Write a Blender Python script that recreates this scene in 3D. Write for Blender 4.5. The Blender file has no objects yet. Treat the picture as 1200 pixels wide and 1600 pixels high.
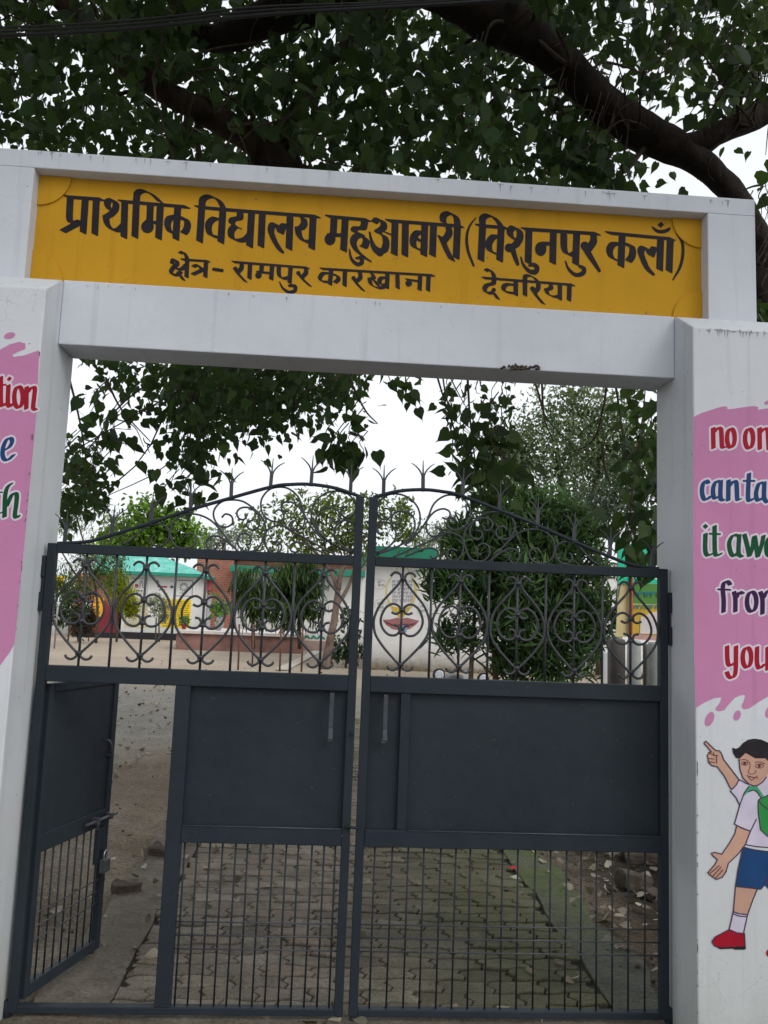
import bpy, bmesh, math, random
import numpy as np
from mathutils import Matrix, Vector, noise
C = bpy.context.scene.collection
R = math.radians
random.seed(7); rng = np.random.default_rng(11)

# ------------------------------------------------------------------ camera
CM = np.array([[0.99738527, -0.04529753, -0.05630947], [-0.06130832, -0.11783181, -0.99113922], [0.03826112, 0.99199990, -0.12030083]])
CP = np.array([-0.11852535, -3.39911904, 1.59572987]); FOC = 1278.18
cam = bpy.data.cameras.new('camera'); co = bpy.data.objects.new('camera', cam); C.objects.link(co)
m4 = Matrix.Identity(4)
for i in range(3):
    for j in range(3): m4[i][j] = float(CM[i, j])
    m4[i][3] = float(CP[i])
co.matrix_world = m4
cam.sensor_fit = 'VERTICAL'; cam.sensor_height = 32; cam.lens = 32 * FOC / 1600; cam.clip_start = .05; cam.clip_end = 500
bpy.context.scene.camera = co

# ------------------------------------------------------------------ sky, sun, exposure
SUN_EL, SUN_AZ = 44, 138            # azimuth from +Y clockwise (towards +X): light from the right, in front of the gate
w = bpy.data.worlds.new('World'); bpy.context.scene.world = w; w.use_nodes = True
nt = w.node_tree; nt.nodes.clear()
sky = nt.nodes.new('ShaderNodeTexSky'); sky.sky_type = 'NISHITA'; sky.sun_disc = False
sky.sun_elevation = R(SUN_EL); sky.sun_rotation = R(SUN_AZ); sky.dust_density = 4; sky.air_density = 1.2; sky.ozone_density = 1
hs = nt.nodes.new('ShaderNodeHueSaturation'); hs.inputs['Saturation'].default_value = .22   # overcast: nearly colourless
bg = nt.nodes.new('ShaderNodeBackground'); bg.inputs['Strength'].default_value = .15
wo = nt.nodes.new('ShaderNodeOutputWorld')
cloud = nt.nodes.new('ShaderNodeMix'); cloud.data_type = 'RGBA'; cloud.inputs[0].default_value = .72; cloud.inputs[7].default_value = (5.3, 5.5, 5.8, 1)   # even cloud cover
nt.links.new(sky.outputs[0], hs.inputs['Color']); nt.links.new(hs.outputs[0], cloud.inputs[6]); nt.links.new(cloud.outputs[2], bg.inputs[0]); nt.links.new(bg.outputs[0], wo.inputs[0])
sl = bpy.data.lights.new('sun', 'SUN'); sl.energy = .8; sl.angle = R(30); sl.color = (1, .97, .93)
so = bpy.data.objects.new('sun', sl); C.objects.link(so)
sd = Vector((math.sin(R(SUN_AZ)) * math.cos(R(SUN_EL)), math.cos(R(SUN_AZ)) * math.cos(R(SUN_EL)), math.sin(R(SUN_EL))))
so.rotation_euler = sd.to_track_quat('Z', 'Y').to_euler()
vs = bpy.context.scene.view_settings; vs.view_transform = 'Standard'; vs.look = 'None'; vs.gamma = 1; vs.exposure = .5
cy = bpy.context.scene.cycles; cy.max_bounces = 8; cy.transparent_max_bounces = 8

# ------------------------------------------------------------------ geometry helpers
def ray(u, v): return CM @ np.array([(u - 600) / FOC, (800 - v) / FOC, -1.0])
def pt(u, v, Y):                     # the point of the upright plane y = Y that the photograph shows at (u, v)
    d = ray(u, v); return CP + (Y - CP[1]) / d[1] * d
def gp(u, v, z=0.0):
    d = ray(u, v); return CP + (z - CP[2]) / d[2] * d
def pxm(Y): return (Y - CP[1]) / FOC # metres per photo pixel at depth Y

def smooth(pts, n=6, closed=False):
    P = [np.array(p, float) for p in pts]
    if len(P) < 3: return P
    out = []; L = len(P)
    for i in range(L if closed else L - 1):
        p1, p2 = P[i], P[(i + 1) % L]
        p0 = P[i - 1] if (i > 0 or closed) else 2 * p1 - p2
        p3 = P[(i + 2) % L] if (i + 2 < L or closed) else 2 * p2 - p1
        for k in range(n):
            t = k / n
            out.append(.5 * ((2 * p1) + (-p0 + p2) * t + (2 * p0 - 5 * p1 + 4 * p2 - p3) * t * t + (-p0 + 3 * p1 - 3 * p2 + p3) * t ** 3))
    if not closed: out.append(P[-1])
    return out

def link(o, parent=None):
    C.objects.link(o)
    if parent is not None: o.parent = parent
    return o
def tag(o, label=None, cat=None, group=None, kind=None):
    if label: o['label'] = label
    if cat: o['category'] = cat
    if group: o['group'] = group
    if kind: o['kind'] = kind
    return o
def thing(name, label, cat, loc=(0, 0, 0), rotz=0, group=None):
    o = bpy.data.objects.new(name, None); C.objects.link(o); o.location = tuple(float(c) for c in loc); o.rotation_euler = (0, 0, rotz); o.empty_display_size = .1
    return tag(o, label, cat, group)
def dup_tree(o, parent=None):
    c = o.copy(); C.objects.link(c)
    if parent is not None: c.parent = parent
    for ch in list(o.children): dup_tree(ch, c)
    return c

class MB:
    def __init__(s): s.v = []; s.f = []; s.m = []; s.sm = []
    def face(s, idx, m=0, sm=False): s.f.append(idx); s.m.append(m); s.sm.append(sm)
    def poly(s, pts, m=0):
        b = len(s.v); s.v += [tuple(map(float, p)) for p in pts]; s.face(list(range(b, b + len(pts))), m)
    def box(s, x0, x1, y0, y1, z0, z1, m=0, T=None):
        b = len(s.v)
        P = [(x, y, z) for z in (z0, z1) for y in (y0, y1) for x in (x0, x1)]
        if T is not None: P = [tuple(T @ Vector(p)) for p in P]
        s.v += [tuple(map(float, p)) for p in P]
        for q in ((0, 2, 3, 1), (4, 5, 7, 6), (0, 1, 5, 4), (2, 6, 7, 3), (0, 4, 6, 2), (1, 3, 7, 5)): s.face([b + k for k in q], m)
    def tube(s, path, r, n=8, m=0, cap=True, rough=0, squash=1):
        P = [np.array(p, float) for p in path]; k = len(P)
        rr = [r] * k if np.isscalar(r) else list(np.interp(np.linspace(0, 1, k), np.linspace(0, 1, len(r)), r))
        up = np.array([0, 0, 1.0]); d0 = P[1] - P[0]; d0 /= np.linalg.norm(d0) + 1e-12
        a = np.cross(d0, up) if abs(d0[2]) < .9 else np.cross(d0, [1, 0, 0]); a /= np.linalg.norm(a)
        b0 = len(s.v)
        for i in range(k):
            d = P[min(i + 1, k - 1)] - P[max(i - 1, 0)]; d /= np.linalg.norm(d) + 1e-12
            a = a - d * a.dot(d); a /= np.linalg.norm(a) + 1e-12; bb = np.cross(d, a)
            for j in range(n):
                t = 2 * math.pi * j / n; q = rr[i]
                if rough:
                    c = P[i] + q * (a * math.cos(t) + bb * math.sin(t)); q *= 1 + rough * noise.noise(Vector(c * 2.2)) + rough * .5 * noise.noise(Vector(c * 7))
                s.v.append(tuple(P[i] + q * (a * math.cos(t) + squash * bb * math.sin(t))))
        for i in range(k - 1):
            for j in range(n):
                j2 = (j + 1) % n; s.face([b0 + i * n + j, b0 + i * n + j2, b0 + (i + 1) * n + j2, b0 + (i + 1) * n + j], m, n > 4)
        if cap:
            s.face([b0 + j for j in range(n)][::-1], m); s.face([b0 + (k - 1) * n + j for j in range(n)], m)
    def lathe(s, prof, n=16, m=0, T=None):       # prof: (r, z)
        b = len(s.v)
        for r, z in prof:
            for j in range(n):
                p = Vector((r * math.cos(2 * math.pi * j / n), r * math.sin(2 * math.pi * j / n), z))
                s.v.append(tuple(T @ p if T is not None else p))
        for i in range(len(prof) - 1):
            for j in range(n):
                j2 = (j + 1) % n; s.face([b + i * n + j, b + i * n + j2, b + (i + 1) * n + j2, b + (i + 1) * n + j], m, True)
        s.face([b + j for j in range(n)][::-1], m); s.face([b + (len(prof) - 1) * n + j for j in range(n)], m)
    def build(s, name, mats, parent=None, bevel=0, loc=None):
        me = bpy.data.meshes.new(name); me.from_pydata(s.v, [], s.f)
        for mm in (mats if isinstance(mats, (list, tuple)) else [mats]): me.materials.append(mm)
        me.polygons.foreach_set('material_index', s.m); me.polygons.foreach_set('use_smooth', s.sm); me.update()
        o = bpy.data.objects.new(name, me); link(o, parent)
        if loc is not None: o.location = loc
        if bevel:
            bm = o.modifiers.new('bevel', 'BEVEL'); bm.width = bevel; bm.segments = 2; bm.limit_method = 'ANGLE'
        return o

# ------------------------------------------------------------------ painted marks: signed distance -> flat mesh lying on a real wall plane
def sd_caps(X, Y, p, q, r0, r1):
    ex, ey = q[0] - p[0], q[1] - p[1]; l2 = ex * ex + ey * ey + 1e-9
    t = np.clip(((X - p[0]) * ex + (Y - p[1]) * ey) / l2, 0, 1)
    return np.hypot(X - p[0] - t * ex, Y - p[1] - t * ey) - (r0 + t * (r1 - r0))
def sd_poly(X, Y, P):
    d = np.full(X.shape, 1e9); ins = np.zeros(X.shape, bool); n = len(P)
    for i in range(n):
        ax, ay = P[i]; bx, by = P[(i + 1) % n]
        d = np.minimum(d, sd_caps(X, Y, (ax, ay), (bx, by), 0, 0))
        if abs(by - ay) > 1e-9:
            c = ((ay > Y) != (by > Y)) & (X < (bx - ax) * (Y - ay) / (by - ay) + ax); ins ^= c
    return np.where(ins, -d, d)
def nib(pts, n, r, k=6, curve=True):
    P = smooth(pts, k) if curve and len(pts) > 2 else [np.array(p, float) for p in pts]
    return [('quad', [(p[0] - n[0], p[1] - n[1]), (p[0] + n[0], p[1] + n[1]), (q[0] + n[0], q[1] + n[1]), (q[0] - n[0], q[1] - n[1])], r) for p, q in zip(P[:-1], P[1:])]
def rnd(pts, k=5):                   # (x, y, r) round brush
    P = smooth(pts, k) if len(pts) > 2 else [np.array(p, float) for p in pts]
    return [('caps', tuple(p[:2]), tuple(q[:2]), p[2], q[2]) for p, q in zip(P[:-1], P[1:])]
def line(pts, r, k=5): return rnd([(p[0], p[1], r) for p in pts], k)
def poly(pts, k=0): return [('poly', [tuple(p) for p in (smooth(pts, k, True) if k else pts)])]
def ell(cx, cy, rx, ry, ang=0, n=28):
    c, s = math.cos(ang), math.sin(ang)
    return [(cx + rx * math.cos(t) * c - ry * math.sin(t) * s, cy + rx * math.cos(t) * s + ry * math.sin(t) * c) for t in np.linspace(0, 2 * math.pi, n, endpoint=False)]

def paint(name, shapes, Y, mat, parent, res=.8, grow=0, map3=None):
    bbs = []
    for s in shapes:
        if s[0] == 'quad': P = s[1]; r = s[2]
        elif s[0] == 'caps': P = [s[1], s[2]]; r = max(s[3], s[4])
        else: P = s[1]; r = 0
        r += grow + 2 * res
        bbs.append((min(p[0] for p in P) - r, max(p[0] for p in P) + r, min(p[1] for p in P) - r, max(p[1] for p in P) + r))
    x0 = min(b[0] for b in bbs) - res; x1 = max(b[1] for b in bbs) + res; y0 = min(b[2] for b in bbs) - res; y1 = max(b[3] for b in bbs) + res
    nx = int((x1 - x0) / res) + 2; ny = int((y1 - y0) / res) + 2
    xs = x0 + res * np.arange(nx); ys = y0 + res * np.arange(ny)
    D = np.full((ny, nx), 9.0)
    for s, b in zip(shapes, bbs):
        i0 = max(0, int((b[0] - x0) / res)); i1 = min(nx, int((b[1] - x0) / res) + 2); j0 = max(0, int((b[2] - y0) / res)); j1 = min(ny, int((b[3] - y0) / res) + 2)
        X, YY = np.meshgrid(xs[i0:i1], ys[j0:j1])
        d = sd_poly(X, YY, s[1]) - s[2] if s[0] == 'quad' else sd_caps(X, YY, s[1], s[2], s[3], s[4]) if s[0] == 'caps' else sd_poly(X, YY, s[1])
        D[j0:j1, i0:i1] = np.minimum(D[j0:j1, i0:i1], d - grow)
    D = np.where(np.abs(D) < 1e-5, 1e-5, D)
    verts = []; vid = {}; faces = []
    def V(key, x, y):
        if key not in vid: vid[key] = len(verts); verts.append((x, y))
        return vid[key]
    I = D < 0
    cnt = I[:-1, :-1].astype(int) + I[:-1, 1:] + I[1:, :-1] + I[1:, 1:]
    for j in range(ny - 1):
        row = cnt[j]
        if not row.any(): continue
        i = 0; nz = np.nonzero(row)[0]; i = nz[0]; end = nz[-1]
        while i <= end:
            c = row[i]
            if c == 0: i += 1; continue
            if c == 4:
                k = i
                while k + 1 <= end and row[k + 1] == 4: k += 1
                faces.append([V((i, j), xs[i], ys[j]), V((i, j + 1), xs[i], ys[j + 1]), V((k + 1, j + 1), xs[k + 1], ys[j + 1]), V((k + 1, j), xs[k + 1], ys[j])]); i = k + 1; continue
            cs = [(i, j), (i, j + 1), (i + 1, j + 1), (i + 1, j)]; f = []
            for a in range(4):
                p, q = cs[a], cs[(a + 1) % 4]; dp, dq = D[p[1], p[0]], D[q[1], q[0]]
                if dp < 0: f.append(V(p, xs[p[0]], ys[p[1]]))
                if (dp < 0) != (dq < 0):
                    t = dp / (dp - dq); f.append(V(('e',) + min(p, q) + max(p, q), xs[p[0]] + t * (xs[q[0]] - xs[p[0]]), ys[p[1]] + t * (ys[q[1]] - ys[p[1]])))
            if len(f) > 2: faces.append(f)
            i += 1
    vv = [tuple((map3 or pt)(x, y, Y)) for x, y in verts]
    if parent == 'layer': return vv, faces, mat
    me = bpy.data.meshes.new(name); me.from_pydata(vv, [], faces); me.materials.append(mat); me.update()
    return link(bpy.data.objects.new(name, me), parent)
def layered(name, layers, parent):                    # layers: (shapes, Y, material, res) -> one painted picture
    V = []; F = []; mi = []; mats = []
    for sh, Y, mat, res in layers:
        v, f, _ = paint(name, sh, Y, mat, 'layer', res); b = len(V); V += v; F += [[b + i for i in q] for q in f]; mi += [len(mats)] * len(f); mats.append(mat)
    me = bpy.data.meshes.new(name); me.from_pydata(V, [], F)
    for q in mats: me.materials.append(q)
    me.polygons.foreach_set('material_index', mi); me.update(); return link(bpy.data.objects.new(name, me), parent)

# ------------------------------------------------------------------ materials
def hexc(r, g, b): return tuple(((c / 255) / 12.92 if c / 255 < .04045 else ((c / 255 + .055) / 1.055) ** 2.4) for c in (r, g, b)) + (1,)
class NT:
    def __init__(s, name):
        s.m = bpy.data.materials.new(name); s.m.use_nodes = True; s.t = s.m.node_tree; s.b = s.t.nodes['Principled BSDF']; s.out = s.t.nodes['Material Output']
        s.tc = s.t.nodes.new('ShaderNodeTexCoord')
    def n(s, kind, **kw):
        x = s.t.nodes.new('ShaderNode' + kind)
        for k, v in kw.items():
            if k in x.inputs.keys(): x.inputs[k].default_value = v
            else: setattr(x, k, v)
        return x
    def l(s, a, b): s.t.links.new(a, b)
    def noise(s, scale, detail=6, rough=.6, stretch=None, vec=None):
        x = s.n('TexNoise', Scale=scale, Detail=detail, Roughness=rough); v = vec or s.tc.outputs['Object']
        if stretch:
            mp = s.n('Mapping'); mp.inputs['Scale'].default_value = stretch; s.l(v, mp.inputs['Vector']); v = mp.outputs[0]
        s.l(v, x.inputs['Vector']); return x.outputs['Fac']
    def ramp(s, fac, stops):
        x = s.n('ValToRGB'); e = x.color_ramp.elements
        while len(e) < len(stops): e.new(.5)
        for k, (p, c) in enumerate(stops): e[k].position = p; e[k].color = c if len(c) == 4 else tuple(c) + (1,)
        s.l(fac, x.inputs[0]); return x.outputs[0]
    def mix(s, fac, a, b, mode='MIX'):
        x = s.n('Mix'); x.data_type = 'RGBA'; x.blend_type = mode
        for inp, val in ((x.inputs[0], fac), (x.inputs[6], a), (x.inputs[7], b)):
            if hasattr(val, 'is_output'): s.l(val, inp)
            elif isinstance(val, (int, float)): inp.default_value = val
            else: inp.default_value = val if len(val) == 4 else tuple(val) + (1,)
        return x.outputs[2]
    def math(s, op, a, b=0.0):
        x = s.n('Math', operation=op)
        for inp, val in ((x.inputs[0], a), (x.inputs[1], b)):
            if hasattr(val, 'is_output'): s.l(val, inp)
            else: inp.default_value = val
        return x.outputs[0]
    def bump(s, h, strength=.3, dist=.01):
        x = s.n('Bump', Strength=strength, Distance=dist); s.l(h, x.inputs['Height']); s.l(x.outputs[0], s.b.inputs['Normal'])
    def col(s, c):
        if hasattr(c, 'is_output'): s.l(c, s.b.inputs['Base Color'])
        else: s.b.inputs['Base Color'].default_value = c if len(c) == 4 else tuple(c) + (1,)
def simple(name, c, rough=.7, var=.12, scale=6, bump=.15, bscale=60, metal=0, spec=.4):
    t = NT(name); f = t.noise(scale); lo = tuple(x * (1 - var) for x in c[:3]); hi = tuple(min(1, x * (1 + var)) for x in c[:3])
    t.col(t.ramp(f, [(.3, lo), (.7, hi)])); t.b.inputs['Roughness'].default_value = rough; t.b.inputs['Metallic'].default_value = metal; t.b.inputs['Specular IOR Level'].default_value = spec
    if bump: t.bump(t.noise(bscale, 4), bump, .004)
    return t.m
def masonry(name, c, grime=(.30, .32, .27), low=True):
    t = NT(name); base = t.ramp(t.noise(1.3, 8), [(.28, tuple(x * .89 for x in c)), (.72, tuple(min(1, x * 1.03) for x in c))])
    blot = t.ramp(t.noise(5, 9, .7), [(.52, (0, 0, 0)), (.78, (.35, .35, .35))])
    base = t.mix(blot, base, tuple(x * .78 for x in c))
    drip = t.ramp(t.noise(1, 6, .6, (16, 16, .7)), [(.56, (0, 0, 0)), (.78, (.50, .50, .50))])
    base = t.mix(drip, base, tuple(x * .62 for x in c))
    vo = t.n('TexVoronoi', Scale=1.7); vo.feature = 'DISTANCE_TO_EDGE'; wv = t.n('VectorMath', operation='ADD'); nv = t.n('TexNoise', Scale=5.0, Detail=5); t.l(t.tc.outputs['Object'], nv.inputs['Vector']); t.l(t.tc.outputs['Object'], wv.inputs[0]); t.l(nv.outputs['Color'], wv.inputs[1]); t.l(wv.outputs[0], vo.inputs['Vector'])
    crack = t.math('MULTIPLY', t.ramp(vo.outputs['Distance'], [(0, (1, 1, 1)), (.006, (0, 0, 0))]), t.ramp(t.noise(1.1, 3), [(.54, (0, 0, 0)), (.62, (.55, .55, .55))]))
    base = t.mix(crack, base, tuple(x * .45 for x in c))
    speck = t.ramp(t.noise(34, 2, .5), [(.745, (0, 0, 0)), (.77, (.7, .7, .7))])
    base = t.mix(speck, base, (.12, .11, .10))
    if low:
        sx = t.n('SeparateXYZ'); t.l(t.tc.outputs['Object'], sx.inputs[0])
        h = t.math('ADD', sx.outputs[2], t.math('MULTIPLY', t.noise(3, 6, .7, (1, 1, .4)), 1.1))
        g = t.ramp(t.math('MULTIPLY', h, .5), [(.20, (.85, .85, .85)), (.40, (.38, .38, .38)), (.62, (.22, .22, .22)), (.95, (0, 0, 0))])
        base = t.mix(g, base, grime)
    t.col(base); t.b.inputs['Roughness'].default_value = .82; t.b.inputs['Specular IOR Level'].default_value = .25
    t.bump(t.math('ADD', t.math('MULTIPLY', t.noise(90, 3), .35), t.math('MULTIPLY', t.noise(4, 6), 3.0)), .22, .006); return t.m
def leafmat(name, cols, trans=.35, rough=.5):
    t = NT(name); gi = t.n('NewGeometry'); n = len(cols)
    c = t.ramp(gi.outputs['Random Per Island'], [(i / (n - 1), cols[i]) for i in range(n)])
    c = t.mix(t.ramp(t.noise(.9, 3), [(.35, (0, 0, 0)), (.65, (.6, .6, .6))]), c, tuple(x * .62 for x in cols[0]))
    c = t.mix(t.ramp(t.noise(1.3, 4, .6, None), [(.54, (0, 0, 0)), (.68, (.7, .7, .7))]), c, tuple(x * 1.9 for x in cols[min(2, len(cols) - 1)]))  # clumps lightened in the colour to stand for lit leaf clusters
    t.col(c); t.b.inputs['Roughness'].default_value = rough; t.b.inputs['Specular IOR Level'].default_value = .22
    tr = t.n('BsdfTranslucent'); t.l(t.mix(.5, c, (.13, .22, .045)), tr.inputs['Color'])
    ms = t.n('MixShader'); ms.inputs[0].default_value = trans; t.l(t.b.outputs[0], ms.inputs[1]); t.l(tr.outputs[0], ms.inputs[2]); t.l(ms.outputs[0], t.out.inputs[0])
    return t.m
def barkmat(name, a, b, sc=1):
    t = NT(name); f = t.noise(9 * sc, 8, .7, (1, 1, .35)); t.col(t.ramp(f, [(.35, a), (.7, b)])); t.b.inputs['Roughness'].default_value = .9; t.b.inputs['Specular IOR Level'].default_value = .15
    t.bump(f, 1.0, .05); return t.m

M = {}
M['white'] = masonry('white_distemper', (.60, .625, .655))
M['white_in'] = masonry('white_beam_paint', (.595, .62, .67), low=False)
M['yellow'] = masonry('yellow_sign_paint', (.55, .288, .015), low=False)
M['black'] = simple('black_sign_paint', (.016, .013, .017), .65, .3, 20, .1, 60, 0, .2)
M['pink'] = masonry('pink_wall_paint', (.50, .205, .37), low=False)
M['halo'] = simple('pale_pink_paint', (.62, .54, .62), .8, .05, 6, .1)
M['red'] = simple('crimson_paint', (0.31, 0.007, 0.022), .6, .12, 8, .1, 60, 0, .15)
M['blue'] = simple('navy_paint', (0.012, 0.05, 0.145), .6, .12, 8, .1, 60, 0, .15)
M['green'] = simple('dark_green_paint', (0.005, 0.066, 0.026), .6, .12, 8, .1, 60, 0, .15)
M['purple'] = simple('purple_paint', (0.038, 0.011, 0.058), .6, .12, 8, .1, 60, 0, .15)
M['skin'] = simple('painted_skin', (.46, .27, .20), .8, .13, 6, .1)
M['shirt'] = simple('painted_shirt', (.51, .47, .57), .8, .13, 6, .1)
M['line'] = simple('painted_outline', (.045, .02, .05), .7, .1, 6, 0)
M['brownline'] = simple('painted_brown_line', (.10, .025, .02), .7, .1, 6, 0)
M['bag'] = simple('painted_green_bag', (.014, .23, .045), .7, .13, 6, .1)
M['strap'] = simple('painted_green_strap', (.035, .29, .13), .7, .13, 6, .1)
M['stain'] = simple('dark_water_stain', (.30, .30, .31), .9, .3, 30, 0)
def gatepaint():
    t = NT('slate_gate_paint'); c = t.ramp(t.noise(2.2, 7, .65), [(.3, (.015, .021, .028)), (.7, (.024, .031, .039))])
    c = t.mix(t.ramp(t.noise(7, 8, .75, (1, 1, .5)), [(.58, (0, 0, 0)), (.8, (.45, .45, .45))]), c, (.040, .044, .047))
    chip = t.ramp(t.noise(60, 3, .5), [(.70, (0, 0, 0)), (.74, (.8, .8, .8))]); c = t.mix(chip, c, (.052, .044, .038))
    t.col(c); t.l(t.ramp(t.noise(5, 5), [(.3, (.42, .42, .42)), (.7, (.65, .65, .65))]), t.b.inputs['Roughness']); t.b.inputs['Specular IOR Level'].default_value = .17
    t.bump(t.math('ADD', t.noise(2.2, 3), t.math('MULTIPLY', t.noise(80, 3), .05)), .5, .03); return t.m
M['gate'] = gatepaint()
M['steel'] = simple('worn_steel', (.42, .42, .41), .35, .2, 30, .1, 80, .9)
M['lit_rod'] = simple('lit_rod_slate', (.040, .043, .049), .45, .3, 30, .1, 80, 0, .35)  # gate slate lightened to stand for the light caught by round rods
M['grip_edge_light'] = simple('worn_grip_and_edge_light', (.042, .048, .058), .38, .3, 30, .1, 80, 0, .4)
M['bolt'] = simple('painted_bolt_steel', (.075, .08, .088), .4, .35, 40, .1, 80, .3)
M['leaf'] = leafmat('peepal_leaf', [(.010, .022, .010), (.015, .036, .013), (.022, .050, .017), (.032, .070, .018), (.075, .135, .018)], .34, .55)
M['bark'] = barkmat('peepal_bark', (.014, .011, .009), (.045, .033, .026))
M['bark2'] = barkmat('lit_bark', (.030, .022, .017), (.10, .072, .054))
M['twig'] = barkmat('twig_bark', (.05, .038, .026), (.13, .10, .07), 3)

# ------------------------------------------------------------------ ground
def groundmat():
    t = NT('dusty_ground'); v = t.tc.outputs['Object']; sx = t.n('SeparateXYZ'); t.l(v, sx.inputs[0])
    c = t.ramp(t.noise(.55, 9, .62), [(.30, (.21, .175, .13)), (.50, (.29, .25, .195)), (.72, (.36, .325, .265))])
    grey = t.ramp(t.noise(.22, 5), [(.45, (0, 0, 0)), (.62, (.7, .7, .7))]); c = t.mix(grey, c, (.27, .28, .25))
    far = t.ramp(t.math('MULTIPLY', t.math('ADD', sx.outputs[1], t.math('MULTIPLY', t.noise(.3, 4), 5.0)), .05), [(.55, (0, 0, 0)), (.95, (1, 1, 1))])
    c = t.mix(far, c, t.ramp(t.noise(.4, 6), [(.3, (.40, .33, .25)), (.7, (.48, .41, .33))]))
    yw = t.math('ADD', sx.outputs[1], t.math('MULTIPLY', t.math('SUBTRACT', t.noise(.7, 6), .5), 3.0))
    bb = t.n('MapRange'); bb.inputs[1].default_value = 3.0; bb.inputs[2].default_value = 4.2; t.l(yw, bb.inputs[0]); b2_ = t.n('MapRange'); b2_.inputs[1].default_value = 6.6; b2_.inputs[2].default_value = 5.2; t.l(yw, b2_.inputs[0])
    gr = t.n('MapRange'); gr.inputs[1].default_value = 5.6; gr.inputs[2].default_value = 6.8; t.l(yw, gr.inputs[0]); g2_ = t.n('MapRange'); g2_.inputs[1].default_value = 15; g2_.inputs[2].default_value = 12; t.l(yw, g2_.inputs[0])
    c = t.mix(t.math('MULTIPLY', t.math('MULTIPLY', bb.outputs[0], b2_.outputs[0]), .75), c, (.13, .095, .068)); c = t.mix(t.math('MULTIPLY', t.math('MULTIPLY', gr.outputs[0], g2_.outputs[0]), .8), c, t.ramp(t.noise(2.5, 7, .7), [(.3, (.17, .165, .145)), (.7, (.27, .265, .24))]))
    nb_ = t.n('MapRange'); nb_.inputs[1].default_value = 4.5; nb_.inputs[2].default_value = 2.5; t.l(yw, nb_.inputs[0]); c = t.mix(t.math('MULTIPLY', nb_.outputs[0], t.ramp(t.noise(1.4, 7, .7), [(.35, (.25, .25, .25)), (.6, (.9, .9, .9))])), c, (.135, .105, .072))
    damp = t.ramp(t.noise(1.7, 7, .7), [(.50, (0, 0, 0)), (.68, (.75, .75, .75))]); near = t.ramp(t.math('MULTIPLY', sx.outputs[1], .1), [(.05, (1, 1, 1)), (.9, (.15, .15, .15))])
    c = t.mix(t.math('MULTIPLY', damp, near), c, (.105, .078, .052))
    dirt = t.ramp(t.math('ADD', sx.outputs[0], t.math('MULTIPLY', t.noise(2, 5), .5)), [(.0, (0, 0, 0)), (1, (0, 0, 0))])
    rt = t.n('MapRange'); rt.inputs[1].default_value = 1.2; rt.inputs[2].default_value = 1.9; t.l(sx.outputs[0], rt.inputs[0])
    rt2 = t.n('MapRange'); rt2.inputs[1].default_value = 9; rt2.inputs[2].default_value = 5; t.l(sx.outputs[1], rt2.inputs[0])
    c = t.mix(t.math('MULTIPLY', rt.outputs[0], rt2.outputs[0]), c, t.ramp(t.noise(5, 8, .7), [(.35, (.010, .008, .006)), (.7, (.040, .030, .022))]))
    rd = t.n('MapRange'); rd.inputs[1].default_value = -.5; rd.inputs[2].default_value = -1.0; t.l(sx.outputs[1], rd.inputs[0]); c = t.mix(rd.outputs[0], c, (.16, .148, .135))
    grit = t.ramp(t.noise(55, 3, .6), [(.35, (.55, .55, .55)), (.65, (1.15, 1.15, 1.15))]); c = t.mix(1.0, c, grit, 'MULTIPLY')
    t.col(c); t.b.inputs['Roughness'].default_value = .95; t.b.inputs['Specular IOR Level'].default_value = .1
    t.bump(t.math('ADD', t.noise(30, 6, .7), t.math('MULTIPLY', t.noise(3, 6), 3.0)), .6, .03); return t.m
M['ground'] = groundmat()
g = MB(); n = 60
xs = np.concatenate([[-300, -120, -60, -30], np.linspace(-16, 16, 130), [30, 60, 120, 300]]); ys = np.concatenate([[-60, -20], np.linspace(-8, 24, 130), [30, 40, 60, 100, 300]])
for y in ys:
    for x in xs:
        near = max(0, 1 - max(abs(x) / 16, abs(y - 8) / 16)); onp = 1 if (-1.4 < x < 1.75 and y < 9.2) else 0
        z = .022 * noise.noise(Vector((x * .9, y * .9, 0))) + .012 * noise.noise(Vector((x * 3, y * 3, 4)))
        g.v.append((float(x), float(y), float(-.03 if onp and y > -3 else (z - .012 if near > 0 else -.012))))
nx = len(xs)
for j in range(len(ys) - 1):
    for i in range(nx - 1): g.face([j * nx + i, j * nx + i + 1, (j + 1) * nx + i + 1, (j + 1) * nx + i], 0, True)
tag(g.build('ground', M['ground']), kind='structure')

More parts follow.
